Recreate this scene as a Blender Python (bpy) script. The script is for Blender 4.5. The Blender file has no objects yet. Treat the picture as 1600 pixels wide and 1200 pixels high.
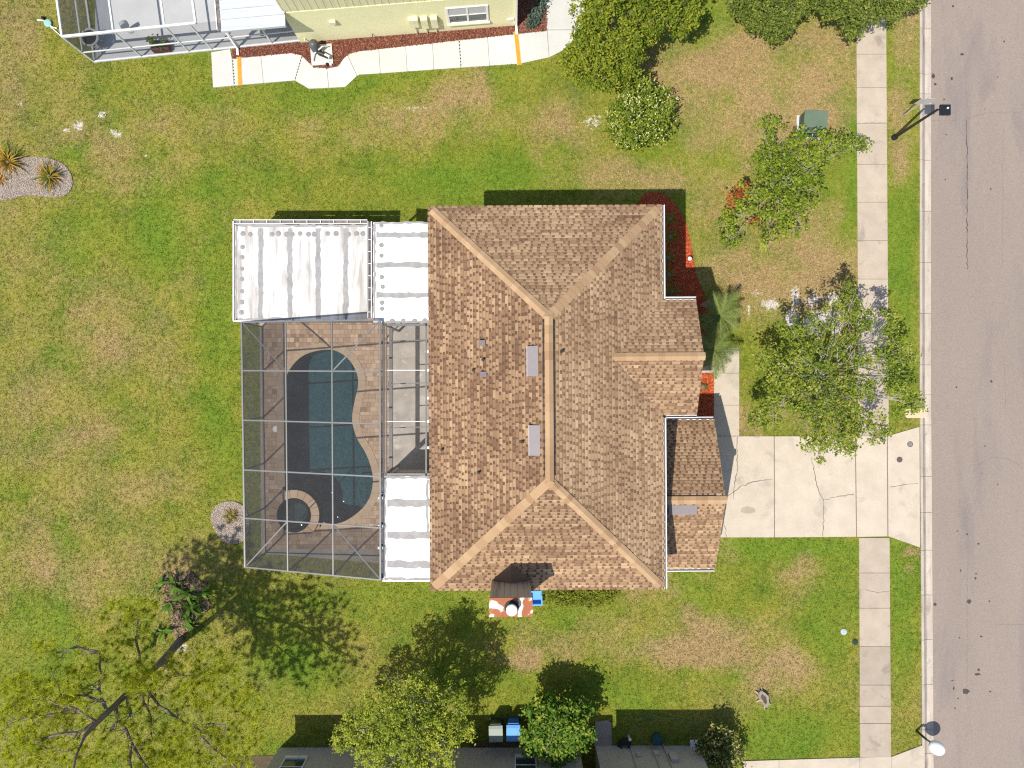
import bpy, bmesh, math, random
import numpy as np
from mathutils import Vector, Matrix

random.seed(7)
RNG = np.random.default_rng(7)
SC = bpy.context.scene
COL = SC.collection
PI = math.pi

# ------------------------------------------------------------------ camera, sky, sun, exposure
CAM_Z = 33.0            # drone height in metres
FOC = 1111.0            # focal length in pixels of the 1600 px wide photograph
cam = bpy.data.cameras.new('camera')
cam_o = bpy.data.objects.new('camera', cam)
COL.objects.link(cam_o)
cam_o.location = (0, 0, CAM_Z)
cam.sensor_width = 36.0
cam.lens = 36.0 * FOC / 1600.0
cam.clip_end = 2000
SC.camera = cam_o

SUN_EL = math.radians(60.5)
world = bpy.data.worlds.new('World')
SC.world = world
world.use_nodes = True
wn = world.node_tree.nodes
sky = wn.new('ShaderNodeTexSky')
sky.sky_type = 'NISHITA'
sky.sun_disc = False
sky.sun_elevation = SUN_EL
sky.sun_rotation = math.radians(225)
wn['Background'].inputs['Strength'].default_value = 0.115
world.node_tree.links.new(sky.outputs[0], wn['Background'].inputs['Color'])

sun = bpy.data.lights.new('sun', 'SUN')
sun.energy = 4.15
sun.angle = math.radians(0.5)
sun.color = (1.0, 0.955, 0.87)
sun_o = bpy.data.objects.new('sun', sun)
COL.objects.link(sun_o)
sd = Vector((1, 0.97, -1.395 * math.tan(SUN_EL)))
sun_o.rotation_euler = sd.to_track_quat('-Z', 'Y').to_euler()
sun_o.location = (-20, -20, 60)

SC.view_settings.view_transform = 'Standard'
SC.view_settings.look = 'None'
SC.view_settings.gamma = 1.0
SC.view_settings.use_curve_mapping = False
SC.view_settings.exposure = 0.48
SC.render.engine = 'CYCLES'
SC.cycles.transparent_max_bounces = 24
SC.cycles.max_bounces = 6
SC.cycles.use_denoising = False
SC.cycles.filter_width = 1.2


# ------------------------------------------------------------------ helpers
def P(px, py, z=0.0):
    """Point of the photograph at a known height above the ground."""
    k = (CAM_Z - z) / FOC
    return Vector(((px - 800) * k, -(py - 600) * k, z))


def P2(px, py, z=0.0):
    v = P(px, py, z)
    return (v.x, v.y)


class MB:
    def __init__(self):
        self.v, self.f, self.t = [], [], []

    def face(self, pts, tone=0.5):
        i = len(self.v)
        self.v.extend([tuple(p) for p in pts])
        self.f.append(tuple(range(i, i + len(pts))))
        self.t.append(tone)

    def box(self, x0, x1, y0, y1, z0, z1, tone=0.5):
        i = len(self.v)
        self.v += [(x0, y0, z0), (x1, y0, z0), (x1, y1, z0), (x0, y1, z0),
                   (x0, y0, z1), (x1, y0, z1), (x1, y1, z1), (x0, y1, z1)]
        for q in ((0, 3, 2, 1), (4, 5, 6, 7), (0, 1, 5, 4), (1, 2, 6, 5), (2, 3, 7, 6), (3, 0, 4, 7)):
            self.f.append(tuple(i + k for k in q))
            self.t.append(tone)
        return self

    def bar(self, a, b, w, h, tone=0.5):
        a, b = Vector(a), Vector(b)
        d = (b - a).normalized()
        up = Vector((0, 0, 1)) if abs(d.z) < 0.95 else Vector((0, 1, 0))
        s = d.cross(up).normalized() * (w / 2)
        u = s.cross(d).normalized() * (h / 2)
        i = len(self.v)
        for p in (a, b):
            for q in (-s - u, s - u, s + u, -s + u):
                self.v.append(tuple(p + q))
        for q in ((0, 1, 2, 3), (7, 6, 5, 4), (0, 4, 5, 1), (1, 5, 6, 2), (2, 6, 7, 3), (3, 7, 4, 0)):
            self.f.append(tuple(i + k for k in q))
            self.t.append(tone)
        return self

    def prism(self, poly, z0, z1, tone=0.5, bottom=False):
        n = len(poly)
        i = len(self.v)
        ar = sum(poly[k][0] * poly[(k + 1) % n][1] - poly[(k + 1) % n][0] * poly[k][1] for k in range(n))
        if ar < 0:
            poly = poly[::-1]
        self.v += [(p[0], p[1], z0) for p in poly] + [(p[0], p[1], z1) for p in poly]
        self.f.append(tuple(range(i + n, i + 2 * n)))
        self.t.append(tone)
        if bottom:
            self.f.append(tuple(range(i + n - 1, i - 1, -1)))
            self.t.append(tone)
        for k in range(n):
            self.f.append((i + k, i + (k + 1) % n, i + n + (k + 1) % n, i + n + k))
            self.t.append(tone)
        return self

    def tube(self, pts, radii, n=6, tone=0.5, cap=True):
        pts = [Vector(p) for p in pts]
        rings = []
        for k, p in enumerate(pts):
            d = (pts[min(k + 1, len(pts) - 1)] - pts[max(k - 1, 0)])
            if d.length < 1e-6:
                d = Vector((0, 0, 1))
            d.normalize()
            up = Vector((0, 0, 1)) if abs(d.z) < 0.9 else Vector((1, 0, 0))
            s = d.cross(up).normalized()
            u = s.cross(d).normalized()
            r = radii[k] if isinstance(radii, (list, tuple)) else radii
            i = len(self.v)
            for j in range(n):
                a = 2 * PI * j / n
                self.v.append(tuple(p + s * (r * math.cos(a)) + u * (r * math.sin(a))))
            rings.append(i)
        for a, b in zip(rings[:-1], rings[1:]):
            for j in range(n):
                self.f.append((a + j, a + (j + 1) % n, b + (j + 1) % n, b + j))
                self.t.append(tone)
        if cap:
            self.f.append(tuple(rings[-1] + j for j in range(n)))
            self.t.append(tone)
            self.f.append(tuple(rings[0] + n - 1 - j for j in range(n)))
            self.t.append(tone)
        return self

    def lathe(self, cx, cy, prof, n=20, tone=0.5):
        rings = []
        for (r, z) in prof:
            i = len(self.v)
            for j in range(n):
                a = 2 * PI * j / n
                self.v.append((cx + r * math.cos(a), cy + r * math.sin(a), z))
            rings.append(i)
        for a, b in zip(rings[:-1], rings[1:]):
            for j in range(n):
                self.f.append((a + j, a + (j + 1) % n, b + (j + 1) % n, b + j))
                self.t.append(tone)
        self.f.append(tuple(rings[-1] + j for j in range(n)))
        self.t.append(tone)
        return self

    def mesh(self, name, smooth=False, origin=None):
        me = bpy.data.meshes.new(name)
        v = self.v
        if origin is not None:
            ox, oy, oz = origin
            v = [(a - ox, b - oy, c - oz) for a, b, c in v]
        me.from_pydata(v, [], self.f)
        at = me.attributes.new('tone', 'FLOAT', 'FACE')
        at.data.foreach_set('value', np.array(self.t, dtype=np.float32))
        if smooth:
            me.polygons.foreach_set('use_smooth', [True] * len(me.polygons))
        me.update()
        return me


def obj(name, mb, mat, parent=None, smooth=False, label=None, kind=None, bevel=0, world_co=False):
    """Link one mesh object.  world_co: vertices are given in world space and the parent is unrotated."""
    org = parent.location if (world_co and parent is not None) else None
    me = mb if isinstance(mb, bpy.types.Mesh) else mb.mesh(name, smooth, org)
    o = bpy.data.objects.new(name, me)
    COL.objects.link(o)
    if mat is not None and not len(me.materials):
        me.materials.append(mat)
    if parent is not None:
        o.parent = parent
    if label:
        o['label'] = label
    if kind:
        o['kind'] = kind
    if bevel:
        m = o.modifiers.new('bevel', 'BEVEL')
        m.width = bevel
        m.segments = 2
        m.limit_method = 'ANGLE'
    return o


def thing(name, label, cat, loc=(0, 0, 0), rotz=0.0, group=None):
    o = bpy.data.objects.new(name, None)
    COL.objects.link(o)
    o.location = loc
    o.rotation_euler = (0, 0, rotz)
    o.empty_display_size = 0.2
    o['label'] = label
    o['category'] = cat
    if group:
        o['group'] = group
    return o


def tag(o, label, cat, group=None):
    o['label'] = label
    o['category'] = cat
    if group:
        o['group'] = group
    return o


def inside(poly, X, Y):
    poly = np.asarray(poly, dtype=float)
    res = np.zeros(X.shape, dtype=bool)
    n = len(poly)
    for i in range(n):
        x1, y1 = poly[i]
        x2, y2 = poly[(i + 1) % n]
        c = ((y1 > Y) != (y2 > Y))
        with np.errstate(divide='ignore', invalid='ignore'):
            xx = (x2 - x1) * (Y - y1) / (y2 - y1 + 1e-12) + x1
        res ^= c & (X < xx)
    return res


def vnoise(X, Y, scale, seed):
    r = np.random.default_rng(seed)
    N = 256
    g = r.random((N, N))
    x, y = X / scale + 1000.3, Y / scale + 1000.7
    xi, yi = np.floor(x).astype(int), np.floor(y).astype(int)
    fx, fy = x - xi, y - yi
    fx, fy = fx * fx * (3 - 2 * fx), fy * fy * (3 - 2 * fy)
    a, b = g[xi % N, yi % N], g[(xi + 1) % N, yi % N]
    c, d = g[xi % N, (yi + 1) % N], g[(xi + 1) % N, (yi + 1) % N]
    return (a * (1 - fx) + b * fx) * (1 - fy) + (c * (1 - fx) + d * fx) * fy


def fbm(X, Y, scale, seed, octv=4):
    s, amp, tot = 0.0, 1.0, 0.0
    for k in range(octv):
        s = s + amp * vnoise(X, Y, scale / (2 ** k), seed + k)
        tot += amp
        amp *= 0.55
    return s / tot


def smooth_closed(ctrl, sub=6):
    n = len(ctrl)
    out = []
    for i in range(n):
        p0, p1, p2, p3 = [np.array(ctrl[(i + k - 1) % n], float) for k in range(4)]
        for s in range(sub):
            t = s / sub
            out.append(tuple(0.5 * ((2 * p1) + (-p0 + p2) * t + (2 * p0 - 5 * p1 + 4 * p2 - p3) * t * t
                                    + (-p0 + 3 * p1 - 3 * p2 + p3) * t ** 3)))
    return out


def resample_closed(poly, step):
    pts = [np.array(p) for p in poly] + [np.array(poly[0])]
    seg = [np.linalg.norm(b - a) for a, b in zip(pts[:-1], pts[1:])]
    L = sum(seg)
    n = max(3, int(round(L / step)))
    out, i, acc = [], 0, 0.0
    for k in range(n):
        d = L * k / n
        while acc + seg[i] < d:
            acc += seg[i]
            i += 1
        t = (d - acc) / seg[i]
        out.append(tuple(pts[i] * (1 - t) + pts[i + 1] * t))
    return out


def offset_poly(poly, d):
    n = len(poly)
    ar = sum(poly[k][0] * poly[(k + 1) % n][1] - poly[(k + 1) % n][0] * poly[k][1] for k in range(n))
    sg = 1 if ar > 0 else -1
    out = []
    for k in range(n):
        a, b = np.array(poly[k - 1]), np.array(poly[(k + 1) % n])
        t = (b - a) / (np.linalg.norm(b - a) + 1e-9)
        nr = np.array([t[1], -t[0]]) * sg
        out.append(tuple(np.array(poly[k]) + nr * d))
    return out


def px_poly(pts, z=0.0):
    return [P2(x, y, z) for x, y in pts]


# ------------------------------------------------------------------ materials
MATS = {}


def new_mat(name):
    m = bpy.data.materials.new(name)
    m.use_nodes = True
    MATS[name] = m
    nt = m.node_tree
    return m, nt, nt.nodes, nt.links, nt.nodes['Principled BSDF']


def ramp(nodes, stops):
    r = nodes.new('ShaderNodeValToRGB')
    e = r.color_ramp.elements
    while len(e) > 1:
        e.remove(e[-1])
    e[0].position, e[0].color = stops[0][0], (*stops[0][1], 1)
    for p, c in stops[1:]:
        n = e.new(p)
        n.color = (*c, 1)
    return r


def noise(nodes, links, scale, detail=4, rough=0.55, vec=None, dist=0.0):
    n = nodes.new('ShaderNodeTexNoise')
    n.inputs['Scale'].default_value = scale
    n.inputs['Detail'].default_value = detail
    n.inputs['Roughness'].default_value = rough
    n.inputs['Distortion'].default_value = dist
    if vec is not None:
        links.new(vec, n.inputs['Vector'])
    return n


def math_n(nodes, links, op, a, b=None, clamp=False):
    m = nodes.new('ShaderNodeMath')
    m.operation = op
    m.use_clamp = clamp
    for k, s in enumerate((a, b)):
        if s is None:
            continue
        if isinstance(s, (int, float)):
            m.inputs[k].default_value = s
        else:
            links.new(s, m.inputs[k])
    return m.outputs[0]


def mixc(nodes, links, fac, a, b, mode='MIX'):
    m = nodes.new('ShaderNodeMix')
    m.data_type = 'RGBA'
    m.blend_type = mode
    for sock, s in ((m.inputs[0], fac), (m.inputs[6], a), (m.inputs[7], b)):
        if isinstance(s, (int, float)):
            sock.default_value = s
        elif isinstance(s, tuple):
            sock.default_value = (*s, 1)
        else:
            links.new(s, sock)
    return m.outputs[2]


def attr(nodes, name):
    a = nodes.new('ShaderNodeAttribute')
    a.attribute_name = name
    return a.outputs['Fac']


def plain(name, c1, c2=None, scale=6.0, rough=0.7, metal=0.0, fine=0.12, bump=0.0, bscale=60, spec=0.4,
          stretch=None, tone=0.0, stain=None, stain_scale=0.8, stain_lo=0.55):
    """Two colours mixed by noise, a finer grain on top, optional per-face tone, optional stains."""
    m, nt, N, L, B = new_mat(name)
    g = N.new('ShaderNodeNewGeometry')
    vec = g.outputs['Position']
    if stretch:
        mp = N.new('ShaderNodeMapping')
        mp.inputs['Scale'].default_value = stretch
        L.new(vec, mp.inputs['Vector'])
        vec = mp.outputs[0]
    c2 = c2 or tuple(x * 0.8 for x in c1)
    n1 = noise(N, L, scale, 5, 0.6, vec)
    r = ramp(N, [(0.3, c2), (0.7, c1)])
    L.new(n1.outputs['Fac'], r.inputs[0])
    col = r.outputs[0]
    if stain:
        ns = noise(N, L, stain_scale, 6, 0.62, vec, 0.6)
        rs = ramp(N, [(stain_lo, (0, 0, 0)), (stain_lo + 0.16, (1, 1, 1))])
        L.new(ns.outputs['Fac'], rs.inputs[0])
        col = mixc(N, L, rs.outputs[0], col, stain)
    if fine:
        n2 = noise(N, L, bscale, 3, 0.7, g.outputs['Position'])
        rr = ramp(N, [(0.25, (1 - fine * 2.2,) * 3), (0.75, (1 + fine,) * 3)])
        L.new(n2.outputs['Fac'], rr.inputs[0])
        col = mixc(N, L, 1.0, col, rr.outputs[0], 'MULTIPLY')
    if tone:
        t = attr(N, 'tone')
        v = math_n(N, L, 'MULTIPLY_ADD', t, tone)
        v.node.inputs[2].default_value = 1 - tone / 2
        cc = N.new('ShaderNodeCombineColor')
        for k in range(3):
            L.new(v, cc.inputs[k])
        col = mixc(N, L, 1.0, col, cc.outputs[0], 'MULTIPLY')
    L.new(col, B.inputs['Base Color'])
    B.inputs['Roughness'].default_value = rough
    B.inputs['Metallic'].default_value = metal
    B.inputs['Specular IOR Level'].default_value = spec
    if bump:
        b = N.new('ShaderNodeBump')
        b.inputs['Strength'].default_value = bump
        b.inputs['Distance'].default_value = 0.02
        n3 = noise(N, L, bscale, 4, 0.7, g.outputs['Position'])
        L.new(n3.outputs['Fac'], b.inputs['Height'])
        L.new(b.outputs[0], B.inputs['Normal'])
    return m


def toned(name, stops, rough=0.8, nscale=30, namt=0.25, trans=0.0, spec=0.3, big=None, bump=0.0):
    """Colour from the per-face value 'tone'; grain on top; leaves get some translucency."""
    m, nt, N, L, B = new_mat(name)
    g = N.new('ShaderNodeNewGeometry')
    r = ramp(N, stops)
    L.new(attr(N, 'tone'), r.inputs[0])
    col = r.outputs[0]
    n = noise(N, L, nscale, 3, 0.7, g.outputs['Position'])
    rr = ramp(N, [(0.25, (1 - namt,) * 3), (0.75, (1 + namt * 0.6,) * 3)])
    L.new(n.outputs['Fac'], rr.inputs[0])
    col = mixc(N, L, 1.0, col, rr.outputs[0], 'MULTIPLY')
    if big:
        nb = noise(N, L, big[0], 4, 0.6, g.outputs['Position'])
        rb = ramp(N, [(0.38, big[1]), (0.62, (1, 1, 1))])
        L.new(nb.outputs['Fac'], rb.inputs[0])
        col = mixc(N, L, 1.0, col, rb.outputs[0], 'MULTIPLY')
    L.new(col, B.inputs['Base Color'])
    B.inputs['Roughness'].default_value = rough
    B.inputs['Specular IOR Level'].default_value = spec
    if bump:
        b = N.new('ShaderNodeBump')
        b.inputs['Strength'].default_value = bump
        b.inputs['Distance'].default_value = 0.01
        n3 = noise(N, L, 90, 3, 0.7, g.outputs['Position'])
        L.new(n3.outputs['Fac'], b.inputs['Height'])
        L.new(b.outputs[0], B.inputs['Normal'])
    if trans:
        out = N['Material Output']
        t = N.new('ShaderNodeBsdfTranslucent')
        tc = mixc(N, L, 1.0, col, (1.0, 1.0, 0.55), 'MULTIPLY')
        L.new(tc, t.inputs['Color'])
        mx = N.new('ShaderNodeMixShader')
        mx.inputs[0].default_value = trans
        L.new(B.outputs[0], mx.inputs[1])
        L.new(t.outputs[0], mx.inputs[2])
        L.new(mx.outputs[0], out.inputs[0])
    return m


def screen_mat(name, fac, c):
    m, nt, N, L, B = new_mat(name)
    B.inputs['Base Color'].default_value = (*c, 1)
    B.inputs['Roughness'].default_value = 0.7
    t = N.new('ShaderNodeBsdfTransparent')
    g = N.new('ShaderNodeNewGeometry')
    n = noise(N, L, 0.9, 4, 0.6, g.outputs['Position'])
    r = N.new('ShaderNodeMapRange')
    r.inputs['From Min'].default_value = 0.3
    r.inputs['From Max'].default_value = 0.7
    r.inputs['To Min'].default_value = fac - 0.04
    r.inputs['To Max'].default_value = fac + 0.04
    L.new(n.outputs['Fac'], r.inputs['Value'])
    mx = N.new('ShaderNodeMixShader')
    L.new(r.outputs[0], mx.inputs[0])
    L.new(t.outputs[0], mx.inputs[1])
    L.new(B.outputs[0], mx.inputs[2])
    L.new(mx.outputs[0], N['Material Output'].inputs[0])
    return m


# lawn: colour from three painted-on plant conditions (dry, lush, bare sand) and noise
def lawn_color(N, L):
    g = N.new('ShaderNodeNewGeometry')
    pos = g.outputs['Position']
    dry, lush, sand = attr(N, 'dry'), attr(N, 'lush'), attr(N, 'sand')
    n1 = noise(N, L, 0.55, 5, 0.6, pos)
    n2 = noise(N, L, 5.5, 4, 0.7, pos)
    n3 = noise(N, L, 24.0, 3, 0.8, pos)
    n4 = noise(N, L, 1.7, 4, 0.65, pos)
    base = ramp(N, [(0.30, (0.112, 0.166, 0.018)), (0.5, (0.198, 0.214, 0.027)), (0.70, (0.262, 0.243, 0.038))])
    L.new(n1.outputs['Fac'], base.inputs[0])
    col = base.outputs[0]
    col = mixc(N, L, lush, col, (0.125, 0.212, 0.020))
    # straw coloured blades: threshold moves with dryness
    s = math_n(N, L, 'ADD', math_n(N, L, 'MULTIPLY', n2.outputs['Fac'], 0.5), math_n(N, L, 'MULTIPLY', n3.outputs['Fac'], 0.5))
    s = math_n(N, L, 'ADD', s, math_n(N, L, 'MULTIPLY', n4.outputs['Fac'], 0.35))
    s = math_n(N, L, 'ADD', s, math_n(N, L, 'MULTIPLY', dry, 0.62))
    rs = ramp(N, [(0.0, (0, 0, 0)), (1.0, (1, 1, 1))])
    sc = N.new('ShaderNodeMapRange')
    sc.inputs['From Min'].default_value = 0.78
    sc.inputs['From Max'].default_value = 1.22
    L.new(s, sc.inputs['Value'])
    L.new(sc.outputs[0], rs.inputs[0])
    straw = ramp(N, [(0.3, (0.25, 0.165, 0.072)), (0.7, (0.43, 0.295, 0.155))])
    L.new(n3.outputs['Fac'], straw.inputs[0])
    col = mixc(N, L, math_n(N, L, 'MULTIPLY', rs.outputs[0], 0.88), col, straw.outputs[0])
    ss = math_n(N, L, 'ADD', math_n(N, L, 'MULTIPLY', n2.outputs['Fac'], 0.55), math_n(N, L, 'MULTIPLY', n3.outputs['Fac'], 0.45))
    ss = math_n(N, L, 'ADD', ss, math_n(N, L, 'MULTIPLY', sand, 1.05))
    rsd = ramp(N, [(0.80, (0, 0, 0)), (0.92, (1, 1, 1))])
    L.new(ss, rsd.inputs[0])
    col = mixc(N, L, rsd.outputs[0], col, (0.56, 0.50, 0.44))
    # grain
    rg = ramp(N, [(0.3, (0.56, 0.56, 0.56)), (0.7, (1.32, 1.32, 1.32))])
    L.new(n3.outputs['Fac'], rg.inputs[0])
    col = mixc(N, L, 1.0, col, rg.outputs[0], 'MULTIPLY')
    n5 = noise(N, L, 3.1, 3, 0.7, pos, 0.5)
    rw_ = ramp(N, [(0.60, (1, 1, 1)), (0.72, (0.66, 0.80, 0.62))])
    L.new(n5.outputs['Fac'], rw_.inputs[0])
    col = mixc(N, L, 1.0, col, rw_.outputs[0], 'MULTIPLY')
    rg2 = ramp(N, [(0.3, (0.78, 0.80, 0.78)), (0.7, (1.16, 1.14, 1.12))])
    L.new(n2.outputs['Fac'], rg2.inputs[0])
    col = mixc(N, L, 1.0, col, rg2.outputs[0], 'MULTIPLY')
    return g, col, n3


m, nt, N, L, B = new_mat('lawn')
g, col, n3 = lawn_color(N, L)
L.new(col, B.inputs['Base Color'])
B.inputs['Roughness'].default_value = 0.9
B.inputs['Specular IOR Level'].default_value = 0.1
b = N.new('ShaderNodeBump')
b.inputs['Strength'].default_value = 0.8
b.inputs['Distance'].default_value = 0.05
nb = noise(N, L, 14, 5, 0.8, g.outputs['Position'])
L.new(nb.outputs['Fac'], b.inputs['Height'])
L.new(b.outputs[0], B.inputs['Normal'])

m, nt, N, L, B = new_mat('blades')
g, col, n3 = lawn_color(N, L)
t = attr(N, 'tone')
v = math_n(N, L, 'MULTIPLY_ADD', t, 0.9)
v.node.inputs[2].default_value = 0.85
cc = N.new('ShaderNodeCombineColor')
for k in range(3):
    L.new(v, cc.inputs[k])
col = mixc(N, L, 1.0, col, cc.outputs[0], 'MULTIPLY')
L.new(col, B.inputs['Base Color'])
B.inputs['Roughness'].default_value = 0.7
B.inputs['Specular IOR Level'].default_value = 0.2
tr = N.new('ShaderNodeBsdfTranslucent')
L.new(col, tr.inputs['Color'])
mx = N.new('ShaderNodeMixShader')
mx.inputs[0].default_value = 0.3
L.new(B.outputs[0], mx.inputs[1])
L.new(tr.outputs[0], mx.inputs[2])
L.new(mx.outputs[0], N['Material Output'].inputs[0])

concrete = plain('concrete', (0.495, 0.422, 0.330), (0.425, 0.36, 0.275), 1.3, 0.85, fine=0.10, bump=0.15, bscale=45,
                 stain=(0.33, 0.29, 0.235), stain_scale=0.8, stain_lo=0.555, tone=0.25)
concrete_walk = plain('concrete_walk', (0.465, 0.383, 0.295), (0.385, 0.315, 0.24), 1.5, 0.88, fine=0.16, bump=0.25, bscale=42,
                      stain=(0.26, 0.22, 0.18), stain_scale=1.1, stain_lo=0.57, tone=0.35)
concrete_kerb = plain('concrete_kerb', (0.47, 0.405, 0.335), (0.36, 0.30, 0.245), 1.8, 0.88, fine=0.16, bump=0.25, bscale=42,
                      stain=(0.24, 0.20, 0.165), stain_scale=1.4, stain_lo=0.55, tone=0.5, stretch=(2, .5, 1))
concrete_white = plain('concrete_white', (0.56, 0.545, 0.50), (0.50, 0.49, 0.45), 1.0, 0.85, fine=0.05, bump=0.1, bscale=50, tone=0.1)
concrete_old = plain('concrete_old', (0.42, 0.36, 0.30), (0.33, 0.28, 0.235), 1.6, 0.9, fine=0.14, bump=0.2, bscale=50,
                     stain=(0.22, 0.19, 0.16), stain_scale=1.3, stain_lo=0.55, tone=0.25)
asphalt = plain('asphalt', (0.298, 0.242, 0.203), (0.270, 0.219, 0.184), 0.45, 0.93, fine=0.17, bump=0.3, bscale=34, spec=0.2,
                stain=(0.225, 0.19, 0.172), stain_scale=0.5, stain_lo=0.54, stretch=(1, .22, 1))
tar = plain('tar', (0.075, 0.062, 0.056), None, 8, 0.7, fine=0.2)
crack_m = plain('crack_fill', (0.15, 0.125, 0.10), (0.25, 0.21, 0.17), 12, 0.95, fine=0.2)
patio_floor = plain('patio_floor', (0.47, 0.425, 0.37), (0.31, 0.27, 0.23), 1.1, 0.85, fine=0.12, bump=0.1,
                    stain=(0.62, 0.58, 0.50), stain_scale=1.4, stain_lo=0.56)
stucco_cream = plain('stucco_cream', (0.60, 0.53, 0.40), None, 3, 0.9, fine=0.08, bump=0.3, bscale=70)
stucco_yellow = plain('stucco_yellow', (0.819, 0.774, 0.462), (0.777, 0.731, 0.429), 2, 0.9, fine=0.08, bump=0.3, bscale=40)
siding_yellow = plain('siding_yellow', (0.70, 0.65, 0.40), None, 2, 0.85, fine=0.05, stretch=(6, 6, 0.4))
yellow_paint = plain('yellow_paint', (0.76, 0.72, 0.46), None, 3, 0.6, fine=0.03)
stucco_taupe = plain('stucco_taupe', (0.50, 0.445, 0.395), (0.44, 0.39, 0.345), 2, 0.9, fine=0.08, bump=0.3, bscale=60)
white_paint = plain('white_paint', (0.80, 0.79, 0.77), (0.74, 0.73, 0.71), 3, 0.5, fine=0.03)
roof_white = plain('roof_white', (0.84, 0.83, 0.82), (0.78, 0.77, 0.76), 1.5, 0.6, fine=0.03)
roof_dirty = plain('roof_dirty', (0.66, 0.65, 0.63), (0.50, 0.48, 0.455), 1.9, 0.65, fine=0.06, stretch=(1.6, 0.20, 1),
                   stain=(0.36, 0.325, 0.285), stain_scale=1.7, stain_lo=0.50)
seal_grey = plain('seal_grey', (0.37, 0.36, 0.35), (0.26, 0.25, 0.24), 3, 0.7, fine=0.15)
patch_grey = plain('patch_grey', (0.22, 0.205, 0.20), (0.34, 0.32, 0.305), 14, 0.7, fine=0.15)
gutter_dark = plain('gutter_dark', (0.25, 0.21, 0.19), (0.10, 0.085, 0.08), 5, 0.8)
alu_bronze = plain('alu_grey', (0.15, 0.147, 0.143), None, 4, 0.45, fine=0.04, spec=0.5)
alu_white = plain('alu_white', (0.72, 0.73, 0.73), None, 4, 0.45, fine=0.04, spec=0.5)
metal_roof = plain('metal_roof', (0.52, 0.545, 0.57), (0.44, 0.46, 0.48), 2, 0.4, fine=0.03, stretch=(0.5, 3, 1))
black_metal = plain('black_metal', (0.016, 0.016, 0.018), None, 4, 0.45, fine=0.1)
sign_grey = plain('sign_grey', (0.52, 0.50, 0.46), None, 4, 0.5, fine=0.05)
flashing = plain('vent_metal', (0.225, 0.195, 0.195), (0.205, 0.175, 0.175), 4, 0.55, fine=0.04)
vent_dark = plain('vent_dark', (0.022, 0.02, 0.02), None, 4, 0.7)
lead = plain('lead_pipe', (0.06, 0.045, 0.04), None, 8, 0.6)
chimney_face = plain('chimney_board', (0.50, 0.42, 0.31), (0.42, 0.345, 0.25), 2, 0.85, fine=0.12, stretch=(7, 7, 0.6),
                     stain=(0.10, 0.08, 0.06), stain_scale=0.35, stain_lo=0.60)
green_box = plain('green_paint', (0.060, 0.092, 0.060), (0.048, 0.076, 0.050), 2, 0.5, fine=0.06)
green_top = plain('green_paint_faded', (0.119, 0.164, 0.108), (0.101, 0.140, 0.090), 2, 0.55, fine=0.06)
bin_blue = plain('bin_blue', (0.03, 0.16, 0.55), (0.025, 0.13, 0.48), 3, 0.4, fine=0.05)
bin_blue_lid = plain('bin_blue_lid', (0.13, 0.36, 0.75), (0.10, 0.31, 0.70), 3, 0.35, fine=0.05)
tote_blue = plain('tote_blue', (0.10, 0.36, 0.80), (0.08, 0.32, 0.74), 3, 0.45, fine=0.05)
bin_green = plain('bin_green', (0.02, 0.045, 0.03), None, 3, 0.45, fine=0.05)
bin_green_lid = plain('bin_green_lid', (0.30, 0.34, 0.30), (0.25, 0.29, 0.25), 3, 0.4, fine=0.05)
orange_paint = plain('orange_paint', (0.80, 0.29, 0.02), (0.72, 0.25, 0.02), 4, 0.5, fine=0.04)
bark_grey = plain('bark_grey', (0.36, 0.31, 0.25), (0.24, 0.20, 0.16), 9, 0.9, fine=0.25, bump=0.5)
bark_pale = plain('bark_pale', (0.50, 0.45, 0.37), (0.36, 0.31, 0.25), 9, 0.85, fine=0.2, bump=0.3)
bark_pine = plain('bark_pine', (0.34, 0.26, 0.20), (0.17, 0.125, 0.10), 8, 0.95, fine=0.35, bump=0.8)
glass = plain('window_glass', (0.035, 0.05, 0.05), (0.05, 0.065, 0.065), 3, 0.06, spec=0.8, fine=0)
blind_white = plain('blind_white', (0.55, 0.55, 0.53), None, 3, 0.7, stretch=(1, 1, 30))
plaster = plain('pool_plaster', (0.022, 0.085, 0.101), (0.017, 0.071, 0.086), 1.2, 0.8, fine=0.12, bscale=25)
spa_plaster = plain('spa_plaster', (0.010, 0.032, 0.032), None, 2, 0.8, fine=0.12, bscale=25)
copper_stone = plain('coping_stone', (0.45, 0.325, 0.21), (0.38, 0.27, 0.175), 3, 0.85, fine=0.12, bump=0.2, tone=0.25)
teal_plastic = plain('teal_plastic', (0.28, 0.55, 0.48), None, 4, 0.4, fine=0.04)
teal_dark = plain('teal_dark', (0.02, 0.10, 0.10), None, 4, 0.5, fine=0.1)
rubber_dark = plain('rubber_dark', (0.03, 0.03, 0.03), None, 4, 0.7)
hose_green = plain('hose_green', (0.17, 0.24, 0.13), None, 4, 0.5)
iron = plain('iron_cover', (0.13, 0.10, 0.09), (0.08, 0.065, 0.06), 15, 0.7, fine=0.2)
grey_cover = plain('grey_cover', (0.24, 0.22, 0.20), None, 9, 0.8, fine=0.2)
soil = plain('soil', (0.13, 0.092, 0.058), (0.08, 0.058, 0.036), 5, 0.95, fine=0.3, bump=0.5)
gravel_base = plain('gravel_base', (0.378, 0.324, 0.279), (0.270, 0.225, 0.189), 5, 0.95, fine=0.3, bump=0.6, bscale=30)
mulch_base = plain('red_mulch_base', (0.450, 0.074, 0.023), (0.312, 0.047, 0.018), 4, 0.95, fine=0.35, bump=0.6, bscale=35)
mulch_brown_base = plain('brown_mulch_base', (0.17, 0.055, 0.032), (0.11, 0.038, 0.024), 5, 0.95, fine=0.35, bump=0.6, bscale=35)
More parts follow.
